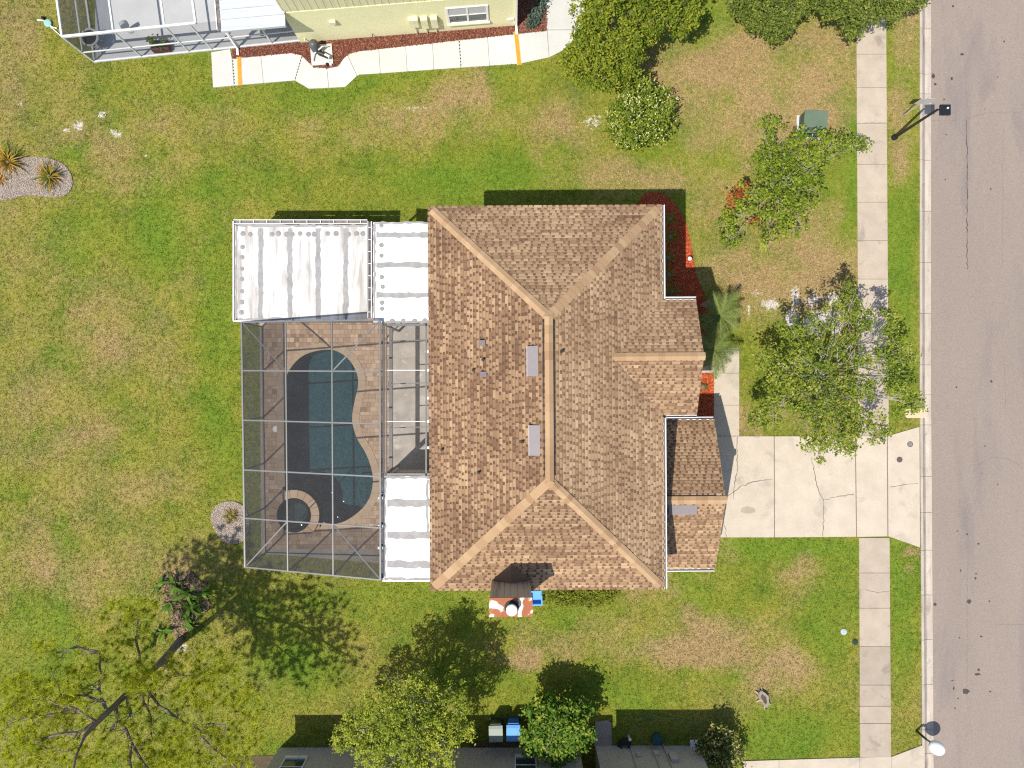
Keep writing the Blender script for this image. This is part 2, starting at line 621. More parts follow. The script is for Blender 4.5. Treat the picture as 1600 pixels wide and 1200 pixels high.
paver_m = toned('pavers', [(0, (0.25, 0.155, 0.10)), (0.35, (0.37, 0.245, 0.155)), (0.7, (0.46, 0.315, 0.205)), (1, (0.53, 0.385, 0.265))], 0.85, 40, 0.18, bump=0.2)
shingle = toned('shingles', [(0, (0.085, 0.045, 0.030)), (0.3, (0.212, 0.122, 0.072)), (0.6, (0.365, 0.232, 0.132)), (1, (0.52, 0.362, 0.216))],
                0.92, 60, 0.22, spec=0.15, big=(0.32, (0.76, 0.75, 0.75)), bump=0.3)
capstone = toned('cap_shingles', [(0, (0.268, 0.155, 0.085)), (0.5, (0.355, 0.220, 0.121)), (1, (0.443, 0.295, 0.170))], 0.92, 60, 0.2, spec=0.15, bump=0.3)
red_chips = toned('red_mulch', [(0, (0.230, 0.033, 0.013)), (0.5, (0.483, 0.085, 0.026)), (1, (0.620, 0.169, 0.052))], 0.9)
brown_chips = toned('brown_mulch', [(0, (0.07, 0.022, 0.015)), (0.5, (0.19, 0.06, 0.035)), (1, (0.36, 0.16, 0.10))], 0.9)
stones = toned('gravel', [(0, (0.176, 0.135, 0.108)), (0.5, (0.370, 0.295, 0.232)), (1, (0.546, 0.451, 0.366))], 0.85)


def leafmat(name, stops, trans=0.30, rough=0.6, spec=0.14):
    return toned(name, stops, rough, 40, 0.15, trans, spec)


leaf_oak = leafmat('leaf_oak', [(0, (0.113, 0.158, 0.016)), (0.5, (0.255, 0.307, 0.030)), (1, (0.447, 0.467, 0.057))])
leaf_yellow = leafmat('leaf_yellowgreen', [(0, (0.083, 0.128, 0.012)), (0.5, (0.188, 0.240, 0.021)), (1, (0.330, 0.330, 0.030))])
leaf_bright = leafmat('leaf_bright', [(0, (0.045, 0.090, 0.010)), (0.5, (0.105, 0.205, 0.020)), (0.9, (0.20, 0.30, 0.035)), (1, (0.36, 0.33, 0.04))])
leaf_dark = leafmat('leaf_dark', [(0, (0.075, 0.109, 0.021)), (0.5, (0.159, 0.209, 0.034)), (1, (0.319, 0.330, 0.060))])
leaf_myrtle = leafmat('leaf_myrtle', [(0, (0.078, 0.110, 0.009)), (0.5, (0.178, 0.260, 0.018)), (1, (0.342, 0.371, 0.047))])
leaf_sparse = leafmat('leaf_sparse', [(0, (0.085, 0.131, 0.014)), (0.5, (0.189, 0.251, 0.023)), (1, (0.377, 0.380, 0.070))])
leaf_orange = leafmat('leaf_orange', [(0, (0.22, 0.035, 0.012)), (0.5, (0.42, 0.12, 0.025)), (1, (0.50, 0.22, 0.06))])
leaf_bush = leafmat('leaf_flowering', [(0, (0.073, 0.113, 0.013)), (0.5, (0.179, 0.242, 0.022)), (1, (0.324, 0.363, 0.037))])
petal = leafmat('petals', [(0, (0.50, 0.50, 0.14)), (1, (0.66, 0.66, 0.36))], 0.2)
leaf_croton = leafmat('leaf_variegated', [(0, (0.037, 0.056, 0.015)), (0.55, (0.100, 0.125, 0.025)), (0.7, (0.450, 0.388, 0.112)), (1, (0.620, 0.550, 0.225))])
leaf_hedge = leafmat('leaf_hedge', [(0, (0.068, 0.085, 0.010)), (0.5, (0.170, 0.196, 0.017)), (1, (0.289, 0.306, 0.034))])
needles_m = leafmat('pine_needles', [(0, (0.212, 0.249, 0.018)), (0.5, (0.452, 0.479, 0.032)), (1, (0.620, 0.620, 0.064))], 0.35)
frond_m = leafmat('palm_green', [(0, (0.05, 0.075, 0.015)), (0.5, (0.13, 0.185, 0.035)), (1, (0.26, 0.30, 0.09))])
frond_dead = leafmat('palm_dead', [(0, (0.22, 0.16, 0.10)), (1, (0.46, 0.37, 0.25))], 0.15)
rosette_m = leafmat('rosette', [(0, (0.06, 0.08, 0.012)), (0.4, (0.17, 0.18, 0.02)), (0.75, (0.42, 0.23, 0.035)), (1, (0.50, 0.30, 0.08))], 0.2)
debris_m = toned('debris', [(0, (0.07, 0.048, 0.030)), (0.5, (0.21, 0.145, 0.085)), (1, (0.45, 0.33, 0.20))], 0.9)
screen_roof = screen_mat('screen_mesh', 0.27, (0.06, 0.06, 0.062))
screen_wall = screen_mat('screen_mesh_dense', 0.70, (0.085, 0.085, 0.08))
screen_light = screen_mat('screen_mesh_light', 0.10, (0.13, 0.13, 0.13))

# chimney cap: white paint worn to rust
m, nt, N, L, B = new_mat('rusty_cap')
g = N.new('ShaderNodeNewGeometry')
n = noise(N, L, 1.7, 3, 0.5, g.outputs['Position'], 0.8)
r = ramp(N, [(0.40, (0.66, 0.63, 0.54)), (0.43, (0.34, 0.10, 0.03)), (0.7, (0.27, 0.075, 0.03))])
L.new(n.outputs['Fac'], r.inputs[0])
L.new(r.outputs[0], B.inputs['Base Color'])
B.inputs['Roughness'].default_value = 0.7

# water
m, nt, N, L, B = new_mat('water')
water_m = m
N.remove(B)
g = N.new('ShaderNodeNewGeometry')
n1 = noise(N, L, 2.4, 2, 0.45, g.outputs['Position'], 0.5)
n2 = noise(N, L, 8.0, 2, 0.5, g.outputs['Position'], 0.3)
n3 = noise(N, L, 7.5, 4, 0.6, g.outputs['Position'], 0.6)
hh = math_n(N, L, 'ADD', n1.outputs['Fac'], math_n(N, L, 'MULTIPLY', n2.outputs['Fac'], 0.10))
bp = N.new('ShaderNodeBump')
bp.inputs['Strength'].default_value = 0.6
bp.inputs['Distance'].default_value = 0.056
L.new(hh, bp.inputs['Height'])
fr = N.new('ShaderNodeFresnel')
fr.inputs['IOR'].default_value = 1.33
L.new(bp.outputs[0], fr.inputs['Normal'])
tp = N.new('ShaderNodeBsdfTransparent')
rw = ramp(N, [(0.35, (0.38, 0.60, 0.62)), (0.65, (0.80, 0.95, 0.95))])
L.new(n3.outputs['Fac'], rw.inputs[0])
rw.color_ramp.elements[0].position = 0.36
rw.color_ramp.elements[1].position = 0.64
L.new(rw.outputs[0], tp.inputs['Color'])
gl = N.new('ShaderNodeBsdfGlossy')
gl.inputs['Roughness'].default_value = 0.03
L.new(bp.outputs[0], gl.inputs['Normal'])
mx = N.new('ShaderNodeMixShader')
L.new(fr.outputs[0], mx.inputs[0])
L.new(tp.outputs[0], mx.inputs[1])
L.new(gl.outputs[0], mx.inputs[2])
L.new(mx.outputs[0], N['Material Output'].inputs[0])

# ------------------------------------------------------------------ ground plan (metres)
POOL_CTRL = [(508, 545), (476, 553), (455, 572), (445, 595), (443, 640), (443, 690), (444, 745), (447, 764), (461, 767.5), (479, 772.5), (491, 786), (496.5, 804), (501, 814),
             (518, 820), (540, 815), (562, 800), (578, 780), (584, 755), (582, 733), (573, 708), (560, 686), (553, 665),
             (552, 648), (556, 625), (561, 603), (559, 583), (548, 563), (530, 549)]
HOLE_CTRL = POOL_CTRL[:6] + [(443, 768), (430, 786), (424, 804), (429, 823), (442, 836), (461, 841), (481, 836), (493, 823)] + POOL_CTRL[14:]
hole_poly = resample_closed(smooth_closed([P2(*p) for p in HOLE_CTRL]), 0.15)
pool_poly = resample_closed(smooth_closed([P2(*p) for p in POOL_CTRL]), 0.15)
deck_poly = px_poly([(405, 352), (693, 352), (693, 882), (612, 882), (408, 864)])
house_poly = px_poly([(685, 360), (1000, 360), (1000, 470), (1047, 470), (1047, 645), (1085, 645), (1085, 870), (1000, 870), (1000, 880), (690, 880)])
drive_poly = px_poly([(1085, 681), (1386, 681), (1434, 666), (1440, 666), (1440, 856), (1436, 856), (1386, 840), (1085, 840)])
front_path_poly = px_poly([(1060, 543), (1155, 543), (1155, 681), (1115, 681), (1115, 583), (1060, 583)])
walk_poly = px_poly([(1337, -300), (1384, -300), (1386, 600), (1388, 840), (1393, 1500), (1345, 1500), (1340, 840), (1338, 600)])
road_poly = px_poly([(1436, -400), (2600, -400), (2600, 1600), (1443, 1600), (1440, 1000), (1437, 600)])
red_bed = px_poly([(990, 325), (1010, 300), (1035, 302), (1055, 318), (1072, 350), (1079, 380), (1083, 405), (1088, 430), (1100, 460), (1118, 500), (1122, 543), (1000, 543)])
red_bed2 = px_poly([(1060, 583), (1115, 583), (1115, 660), (1060, 660)])
yellow_path_px_low = [(333, 137), (460, 126), (483, 139), (540, 136), (562, 117), (808, 100), (860, 90), (890, 70), (912, 36), (920, -60)]
yellow_path_px_up = [(330, 82), (360, 77), (363, 92), (455, 83), (470, 86), (480, 95), (490, 105), (510, 107), (528, 104), (537, 92), (547, 84), (563, 80), (800, 54), (855, 48), (852, -60)]
yellow_path_poly = px_poly(yellow_path_px_low + yellow_path_px_up[::-1])
yellow_area = px_poly([(80, -300), (855, -300), (855, 50), (563, 82), (528, 106), (490, 107), (470, 88), (363, 94), (330, 84), (148, 98), (128, -300)])
gravel_left = px_poly([(-60, 250), (40, 246), (62, 246), (85, 250), (105, 262), (114, 285), (104, 304), (80, 308), (40, 305), (10, 312), (-60, 316)])
gravel_mid = px_poly([(330, 812), (334, 795), (348, 785), (368, 784), (384, 795), (390, 820), (382, 842), (366, 850), (345, 842)])
taupe_poly = px_poly([(437, 1168), (905, 1168), (905, 1185), (930, 1185), (930, 1165), (1089, 1166), (1089, 2000), (437, 2000)])
neighbour_drive = px_poly([(1160, 1188), (1342, 1183), (1393, 1182), (1440, 1165), (1446, 1165), (1446, 1500), (1160, 1500)])
pad_poly = px_poly([(930, 1128), (951, 1125), (955, 1130), (956, 1166), (928, 1165)])
debris_poly = px_poly([(252, 905), (262, 894), (280, 900), (297, 893), (312, 908), (326, 912), (322, 930), (330, 948), (312, 962), (306, 980), (290, 984), (282, 998), (268, 985), (270, 962), (254, 950), (260, 930)])

EXCL = [deck_poly, house_poly, drive_poly, front_path_poly, walk_poly, road_poly, red_bed, red_bed2, yellow_path_poly, yellow_area,
        gravel_left, gravel_mid, taupe_poly, neighbour_drive, pad_poly]

DRY = [(1180, 140, 150, 95, .8), (1250, 190, 90, 50, .8), (1110, 90, 50, 50, .6), (1240, 425, 120, 60, .75), (1120, 300, 45, 90, .4), (1000, 900, 120, 40, .35), (900, 990, 160, 30, .3), (1414, 871, 15, 8, .9), (1414, 898, 12, 9, .6), (640, 190, 130, 30, .62), (730, 150, 55, 35, .7), (560, 215, 45, 25, .5), (500, 180, 50, 30, .35), (1120, 130, 110, 80, .85), (1190, 180, 80, 80, .75),
       (1240, 70, 70, 50, .6), (1290, 150, 55, 90, .7), (1200, 420, 110, 45, .85), (1130, 400, 60, 60, .5), (1290, 430, 45, 40, .7),
       (1000, 270, 100, 25, .65), (870, 200, 50, 40, .45), (860, 250, 40, 30, .4), (110, 690, 80, 50, .65), (60, 650, 70, 50, .5), (210, 760, 60, 35, .45),
       (180, 470, 80, 50, .5), (100, 430, 60, 60, .4), (25, 370, 40, 70, .5), (280, 420, 50, 50, .45), (40, 880, 60, 60, .65), (190, 890, 70, 35, .55),
       (130, 930, 70, 30, .5), (290, 890, 60, 25, .7), (1085, 1015, 95, 22, 1.0), (1125, 995, 45, 28, .95), (880, 1005, 40, 22, .55), (1090, 965, 20, 20, .6),
       (815, 1022, 28, 18, .7), (1215, 1060, 45, 35, .7), (1400, 155, 16, 60, .5), (1408, 55, 24, 60, .75), (1405, 250, 20, 35, .7),
       (20, 60, 40, 50, .5), (290, 190, 90, 30, .45), (170, 220, 90, 35, .5), (15, 170, 30, 40, .45), (235, 270, 90, 25, .45), (1140, 480, 40, 30, .5),
       (1170, 660, 40, 20, .6), (1140, 855, 22, 20, .75), (1270, 345, 50, 50, .45), (1250, 900, 40, 30, .4), (150, 540, 70, 40, .4), (330, 330, 60, 30, .3),
       (1265, 650, 60, 30, .35), (950, 920, 40, 20, .2), (1060, 920, 30, 15, .4), (60, 590, 50, 40, .35), (110, 800, 50, 40, .35), (300, 860, 40, 20, .3)]
LUSH = [(740, 275, 150, 30, .8), (500, 110, 120, 25, .45), (430, 150, 90, 35, .45), (1410, 950, 22, 120, .85), (1412, 430, 20, 120, .95), (1412, 600, 20, 60, .8), (1250, 862, 110, 22, .9),
        (245, 370, 40, 50, .7), (335, 560, 28, 190, .6), (700, 935, 190, 25, .55), (470, 1040, 60, 50, .9), (600, 960, 60, 40, .5), (1010, 1000, 40, 18, .8),
        (1300, 960, 40, 90, .6), (1250, 1150, 90, 40, .75), (1130, 1060, 60, 25, .5), (500, 1075, 70, 20, .5), (120, 370, 50, 40, .5), (115, 245, 18, 16, 1.),
        (100, 560, 40, 20, .4), (60, 960, 40, 40, .5), (100, 900, 20, 90, .6), (1110, 30, 30, 60, .6), (1270, 290, 30, 40, .5), (380, 130, 50, 50, .4), (1330, 250, 12, 90, .7),
        (1075, 890, 30, 60, .4), (880, 960, 60, 20, .4), (990, 1100, 80, 20, .6), (340, 290, 100, 30, .5), (1195, 650, 30, 40, .4)]
SAND = [(1240, 460, 8, 18, .55), (1200, 472, 16, 9, .5), (1232, 492, 14, 16, .5), (1280, 505, 30, 18, .55), (1270, 470, 20, 14, .4), (1300, 470, 12, 18, .4), (1250, 565, 18, 10, .5), (1215, 570, 20, 10, .4),
        (1365, 630, 20, 60, .35), (122, 195, 9, 9, .5), (160, 180, 8, 8, .45), (180, 205, 14, 9, .4), (105, 203, 8, 6, .4), (30, 158, 5, 6, .4), (1180, 455, 12, 8, .35),
        (925, 190, 20, 12, .35), (560, 165, 8, 5, .3), (650, 170, 30, 6, .33), (690, 165, 14, 6, .3), (285, 1010, 10, 8, .5), (1225, 600, 14, 8, .3), (1150, 445, 14, 8, .3), (1020, 205, 10, 6, .3), (1300, 700, 60, 6, .2)]


_r = random.Random(3)
SAND += [(_r.uniform(1165, 1330), _r.gauss(485, 20), _r.uniform(2.5, 6), _r.uniform(2, 5), _r.uniform(.35, .65)) for _ in range(34)]
SAND += [(_r.uniform(90, 260), _r.gauss(205, 18), _r.uniform(2, 4), _r.uniform(2, 4), .4) for _ in range(10)]


def field(X, Y, blobs, seed, warp=0.9):
    px, py = X * FOC / CAM_Z + 800, -Y * FOC / CAM_Z + 600
    wx = (fbm(X, Y, 2.2, seed) - 0.5) * 60 * warp
    wy = (fbm(X, Y, 2.2, seed + 9) - 0.5) * 60 * warp
    px, py = px + wx, py + wy
    out = np.zeros(X.shape)
    for (cx, cy, rx, ry, s) in blobs:
        d = ((px - cx) / rx) ** 2 + ((py - cy) / ry) ** 2
        out = np.maximum(out, s * np.exp(-0.62 * d ** 1.3))
    return out


def lawn_fields(X, Y):
    big = fbm(X, Y, 5.0, 31)
    mid = fbm(X, Y, 1.3, 57)
    dry = field(X, Y, DRY, 3)
    lush = field(X, Y, LUSH, 5)
    sand = field(X, Y, SAND, 8, 0.3)
    px = X * FOC / CAM_Z + 800
    left = np.clip((620 - px) / 300, 0, 1)
    dry = np.clip(dry * (1 - .42 * left) * (0.35 + 1.25 * mid) + (big - 0.5) * 0.7 + (mid - .5) * 0.35 + 0.14 + 0.05 * left - 0.35 * lush, 0, 1)
    lush = np.clip(lush * (0.5 + .7 * mid) + (0.5 - big) * 0.8 + (.5 - mid) * .5, 0, 1)
    return dry, lush, sand


def set_attr(me, name, val, dom='POINT'):
    a = me.attributes.new(name, 'FLOAT', dom)
    a.data.foreach_set('value', np.asarray(val, dtype=np.float32).ravel())


# lawn sheet: fine grid inside, four big sheets beyond; open under the pool deck and the road
GX0, GX1, GY0, GY1, ST = -32.0, 34.0, -26.0, 26.0, 0.2
nx, ny = int(round((GX1 - GX0) / ST)) + 1, int(round((GY1 - GY0) / ST)) + 1
gx, gy = np.meshgrid(np.linspace(GX0, GX1, nx), np.linspace(GY0, GY1, ny), indexing='ij')
gz = (fbm(gx, gy, 3.0, 77) - 0.5) * 0.05
gz -= 0.02
idx = np.arange(nx * ny).reshape(nx, ny)
quads = np.stack([idx[:-1, :-1], idx[1:, :-1], idx[1:, 1:], idx[:-1, 1:]], -1).reshape(-1, 4)
cx = (gx[:-1, :-1] + ST / 2).ravel()
cy = (gy[:-1, :-1] + ST / 2).ravel()
deck_in = offset_poly(deck_poly, -0.35)
road_in = px_poly([(1447, -900), (1702, -900), (1706, 2100), (1454, 2100), (1447, 600)])
keep = ~inside(deck_in, cx, cy) & ~inside(offset_poly(road_in, 0.25), cx, cy)
quads = quads[keep]
verts = np.stack([gx.ravel(), gy.ravel(), gz.ravel()], -1)
fv = [tuple(v) for v in verts]
n0 = len(fv)
R = 600
ring = [(-R, -R), (R, -R), (R, R), (-R, R), (GX0, GY0), (GX1, GY0), (GX1, GY1), (GX0, GY1)]
fv += [(x, y, -0.10) for x, y in ring]
ff = [tuple(q) for q in quads] + [(n0, n0 + 1, n0 + 5, n0 + 4), (n0 + 1, n0 + 2, n0 + 6, n0 + 5), (n0 + 2, n0 + 3, n0 + 7, n0 + 6), (n0 + 3, n0, n0 + 4, n0 + 7)]
me = bpy.data.meshes.new('lawn')
me.from_pydata(fv, [], ff)
d_, l_, s_ = lawn_fields(gx.ravel(), gy.ravel())
pad = np.full(8, 0.2)
set_attr(me, 'dry', np.concatenate([d_, pad]))
set_attr(me, 'lush', np.concatenate([l_, pad]))
set_attr(me, 'sand', np.concatenate([s_, pad * 0]))
me.polygons.foreach_set('use_smooth', [True] * len(me.polygons))
lawn = obj('lawn', me, MATS['lawn'], kind='structure')
lawn['label'] = 'patchy green and straw coloured lawn around the houses'


def grass_blades(n):
    X = RNG.uniform(-25.5, 22.0, n)
    Y = RNG.uniform(-20.0, 20.0, n)
    ok = np.ones(n, bool)
    for p in EXCL:
        ok &= ~inside(offset_poly(p, -.05) if p in (walk_poly, drive_poly, neighbour_drive) else p, X, Y)
    X, Y = X[ok], Y[ok]
    d, l, s = lawn_fields(X, Y)
    keep = RNG.random(len(X)) > np.clip(s * 1.2, 0, 0.9)
    X, Y, d, l, s = X[keep], Y[keep], d[keep], l[keep], s[keep]
    n = len(X)
    Z = (fbm(X, Y, 3.0, 77) - 0.5) * 0.05 - 0.025
    nb = 3
    X, Y, Z, d, l, s = [np.repeat(a, nb) for a in (X, Y, Z, d, l, s)]
    M = len(X)
    X = X + RNG.normal(0, 0.03, M)
    Y = Y + RNG.normal(0, 0.03, M)
    a = RNG.uniform(0, 2 * PI, M)
    h = RNG.uniform(0.035, 0.085, M)
    lean = RNG.uniform(0.02, 0.11, M)
    w = RNG.uniform(0.009, 0.02, M)
    ca, sa = np.cos(a), np.sin(a)
    v = np.empty((M, 3, 3))
    v[:, 0] = np.stack([X - sa * w, Y + ca * w, Z], -1)
    v[:, 1] = np.stack([X + sa * w, Y - ca * w, Z], -1)
    v[:, 2] = np.stack([X + ca * lean, Y + sa * lean, Z + h], -1)
    me = bpy.data.meshes.new('grass')
    me.vertices.add(M * 3)
    me.vertices.foreach_set('co', v.ravel().astype(np.float32))
    me.loops.add(M * 3)
    me.loops.foreach_set('vertex_index', np.arange(M * 3, dtype=np.int32))
    me.polygons.add(M)
    me.polygons.foreach_set('loop_start', np.arange(0, M * 3, 3, dtype=np.int32))
    me.update(calc_edges=True)
    set_attr(me, 'dry', d, 'FACE')
    set_attr(me, 'lush', l, 'FACE')
    set_attr(me, 'sand', s * 0, 'FACE')
    set_attr(me, 'tone', RNG.random(M), 'FACE')
    return me


gr = obj('grass', grass_blades(200000), MATS['blades'], kind='stuff')
gr['label'] = 'short mown grass blades covering the lawn'
gr['category'] = 'grass'


# ------------------------------------------------------------------ paving
def slab_row(root, polys, mat, z0=-0.05, z1=0.025, gap=0.008, name='slab', tones=None):
    for k, pl in enumerate(polys):
        pl = offset_poly(pl, -gap) if gap else pl
        c = np.mean(np.array(pl), axis=0)
        mb = MB().prism([(p[0] - c[0], p[1] - c[1]) for p in pl], 0, z1 - z0, tones[k] if tones else random.random())
        o = obj(name, mb, mat, root, bevel=0.008)
        o.location = (c[0], c[1], z0)


def structure(name):
    o = bpy.data.objects.new(name, None)
    COL.objects.link(o)
    o['kind'] = 'structure'
    return o


def crack_strip(pts_px, w, root, z, name='crack', mat=None):
    pts = [P(x, y) for x, y in pts_px]
    fine = []
    for a, b in zip(pts[:-1], pts[1:]):
        n = max(2, int((b - a).length / 0.12))
        for k in range(n):
            t = k / n
            q = a.lerp(b, t)
            fine.append(Vector((q.x + random.gauss(0, 0.018), q.y + random.gauss(0, 0.018), z)))
    fine.append(Vector((pts[-1].x, pts[-1].y, z)))
    mb = MB()
    prev = None
    for k, p in enumerate(fine):
        d = (fine[min(k + 1, len(fine) - 1)] - fine[max(k - 1, 0)]).normalized()
        s = Vector((-d.y, d.x, 0)) * (w * random.uniform(0.35, 1.0) / 2)
        if prev is not None:
            mb.face([prev[0], p + s, p - s, prev[1]][::-1])
        prev = (p + s, p - s)
    return obj(name, mb, mat or crack_m, root)


# sidewalk
sidewalk = structure('sidewalk')
ys = [-60, -5, 30, 85, 137, 193, 257, 316, 376, 436, 497, 557, 618, 681]


def wx(y, side):
    return (1337.5 + (y / 1200) * 6) if side == 0 else (1384.5 + (y / 1200) * 8)


jit = lambda: random.uniform(-0.5, 0.5)
sw = []
for a, b in zip(ys[:-1], ys[1:]):
    sw.append(px_poly([(wx(a, 0), a), (wx(a, 1), a), (wx(b, 1), b), (wx(b, 0), b)]))
ys2 = [840, 895, 950, 1010, 1070, 1103, 1130, 1183]
for a, b in zip(ys2[:-1], ys2[1:]):
    sw.append(px_poly([(wx(a, 0), a), (wx(a, 1), a), (wx(b, 1), b), (wx(b, 0), b)]))
for a_, b_ in ((-60, 681), (840, 1183)):
    obj('joint_filler', MB().prism(offset_poly(px_poly([(wx(a_, 0), a_), (wx(a_, 1), a_), (wx(b_, 1), b_), (wx(b_, 0), b_)]), -.03), -.04, .008), crack_m, sidewalk)
slab_row(sidewalk, sw, concrete_walk, gap=0.014, tones=[0.75, .7, .75, .8, .85, .7, .8, .7, .75, .85, .8, .7, .6, .55, .5, .6, .15, .3, .4, .35])
crack_strip([(1340, 885), (1352, 921), (1370, 926), (1389, 924)][1:], 0.03, sidewalk, 0.029)
crack_strip([(1340, 193), (1384, 192)], 0.025, sidewalk, 0.029)

# driveway
driveway = structure('driveway')
dv = [px_poly([(1085, 681), (1209.5, 681), (1210, 840), (1085, 840)]),
      px_poly([(1209.5, 681), (1336, 681), (1338, 839), (1210, 840)]),
      px_poly([(1336, 681), (1386, 681), (1387, 838), (1338, 839)]),
      px_poly([(1386, 681), (1432, 667), (1437, 667), (1438, 855), (1434, 855), (1387, 838)])]
obj('joint_filler', MB().prism(offset_poly(px_poly([(1085, 681), (1386, 681), (1432, 667), (1437, 667), (1438, 855), (1434, 855), (1387, 838), (1085, 840)]), -.03), -.04, .012), crack_m, driveway)
slab_row(driveway, dv, concrete, z1=0.03, gap=0.026, tones=[0.85, 0.95, 0.95, 0.95])
zc = 0.034
for pts, w in (([(1151, 683), (1152, 730), (1147, 762), (1145, 780)], .05), ([(1137, 775), (1160, 758), (1180, 752), (1207, 748)], .045),
               ([(1268, 715), (1273, 745), (1280, 770), (1286, 780), (1286, 805), (1285, 838)], .05), ([(1286, 781), (1310, 775), (1334, 772)], .045),
               ([(1390, 761), (1410, 758), (1434, 755)], .035), ([(1131, 815), (1135, 838)], .04)):
    crack_strip(pts, w, driveway, zc)
mb = MB()
c = P(1168, 797)
mb.face([(c.x + 0.36 * math.cos(a) * random.uniform(.9, 1.05), c.y + 0.17 * math.sin(a) * random.uniform(.9, 1.05), zc) for a in np.linspace(0, 2 * PI, 18)[:-1]])
obj('oil_stain', mb, plain('oil_stain', (0.40, 0.345, 0.25), None, 3, 0.8), driveway)
for (x, y, mt, lb) in ((1405, 718, iron, 'brown round utility cover nearer the sidewalk'), (1421.5, 694, grey_cover, 'grey round utility cover nearer the kerb')):
    c = P(x, y)
    t = thing('utility_cover', lb + ' on the driveway apron', 'utility cover', (c.x, c.y, 0.03), 0, 'utility covers in the driveway apron')
    obj('rim', MB().lathe(0, 0, [(0.135, -0.02), (0.135, 0.006), (0.11, 0.006), (0.11, 0.002)], 20), iron, t)
    obj('lid', MB().lathe(0, 0, [(0.105, -0.02), (0.105, 0.007), (0.09, 0.009)], 20), mt, t)

# front path and neighbour driveway
fp = structure('front_path')
slab_row(fp, [px_poly([(1060, 543), (1155, 543), (1155, 583), (1060, 583)]), px_poly([(1115, 583), (1155, 583), (1155, 633), (1115, 633)]),
              px_poly([(1115, 633), (1155, 633), (1155, 681), (1115, 681)])], concrete, tones=[.7, .75, .7])
nd = structure('neighbour_driveway')
slab_row(nd, [px_poly([(1160, 1189), (1217, 1187), (1217, 1400), (1160, 1400)]), px_poly([(1217, 1187), (1343, 1183), (1344, 1400), (1217, 1400)]),
              px_poly([(1343, 1183), (1393, 1182), (1394, 1400), (1344, 1400)]), px_poly([(1393, 1182), (1440, 1164), (1444, 1164), (1446, 1400), (1394, 1400)])],
         concrete, z1=0.03, tones=[.9, .85, .5, .55])

# road with gutter kerb
road = obj('road', MB().prism(px_poly([(1455, -900), (1700, -900), (1704, 2100), (1463, 2100), (1458, 1200), (1456, 600)]), -0.3, -0.045), asphalt, kind='structure')
kerb = structure('kerb')


def kx(y):
    return 1437.0 + max(0, y - 600) / 600 * 4.0


ky = [-140, -70, 0, 44, 115, 146, 250, 330, 410, 490, 570, 617, 664, 745, 801, 860, 930, 1000, 1070, 1140, 1178, 1240, 1330]
for a, b in zip(ky[:-1], ky[1:]):
    mb = MB()
    prof = [(0, -0.2), (0, 0.02), (4.0, 0.02), (6.5, -0.035), (9.5, -0.065), (14.5, -0.04), (18.5, -0.035), (18.5, -0.2)]
    pa = [P(kx(a) + d, a + 0.25) for d, z in prof]
    pb = [P(kx(b) + d, b - 0.25) for d, z in prof]
    for k in range(len(prof) - 1):
        mb.face([(pa[k].x, pa[k].y, prof[k][1]), (pb[k].x, pb[k].y, prof[k][1]), (pb[k + 1].x, pb[k + 1].y, prof[k + 1][1]), (pa[k + 1].x, pa[k + 1].y, prof[k + 1][1])],
                0.15 if k in (2, 3) else random.uniform(0.6, 0.9))
    mb.face([(q.x, q.y, prof[k][1]) for k, q in enumerate(pb)], 0.2)
    obj('kerb_section', mb, concrete_kerb, kerb)
mb = MB()
for s in (0,):
    mb.prism(px_poly([(1700, -900), (1718, -900), (1722, 2100), (1704, 2100)]), -0.3, 0.02)
obj('far_kerb', mb, concrete, kerb)
crack_strip([(1511, 187), (1512, 260), (1512, 420)], 0.045, road, -0.041, mat=tar)
crack_strip([(1456, 188), (1510, 187), (1540, 176), (1600, 175)], 0.02, road, -0.041)
crack_strip([(1520, 740), (1535, 722), (1552, 714), (1575, 717), (1600, 731)], 0.022, road, -0.041)
crack_strip([(1512, 880), (1512, 960), (1512, 1075)], 0.018, road, -0.041)
crack_strip([(1560, 976), (1600, 977)], 0.018, road, -0.041)
crack_strip([(1568, 190), (1568, 300), (1567, 420)], 0.015, road, -0.041)
crack_strip([(1570, 560), (1572, 640)], 0.015, road, -0.041)
spots = [(1515, 940, 4, 4), (1462, 945, 3, 3), (1510, 1081, 6, 4.5), (1528, 1054, 5, 2), (1530, 1047, 2, 2.5), (1534, 995, 2.2, 1.5), (1459, 118, 3, 4), (1462, 131, 2.5, 2), (1490, 9, 2, 2),
         (1504, 84, 3, 2), (1488, 122, 2, 3), (1525, 904, 2, 2), (1526, 897, 1.5, 1.5), (1547, 940, 1.5, 1.5), (1491, 1076, 1.5, 3), (1489, 1064, 2, 1), (1498, 1092, 1.5, 1.5), (1493, 1107, 1.5, 1.5),
         (1548, 1081, 2, 1.2), (1502, 892, 1.2, 2), (1530, 850, 2, 1.5), (1512, 835, 1.6, 1.6), (1540, 697, 1.4, 1.4), (1495, 605, 1.5, 1.5), (1550, 596, 2, 2), (1476, 155, 1.5, 1.5), (1500, 997, 1.5, 1.2),
         (1478, 280, 1.2, 1.2), (1480, 210, 1.2, 1.2), (1549, 295, 1.2, 2), (1497, 830, 1.2, 1.2), (1540, 170, 1, 1), (1560, 120, 1.2, 1.2), (1570, 64, 1.5, 1.5), (1535, 740, 1, 1), (1560, 757, 1.2, 1.2)]
for (x, y, rx, ry) in spots:
    c = P(x, y)
    k = CAM_Z / FOC
    n = 11
    pts = [(c.x + rx * k * math.cos(a) * random.uniform(.7, 1.15), c.y + ry * k * math.sin(a) * random.uniform(.7, 1.15), -0.0415) for a in np.linspace(0, 2 * PI, n + 1)[:-1]]
    mb = MB()
    mb.face(pts)
    obj('tar_spot', mb, tar, road)


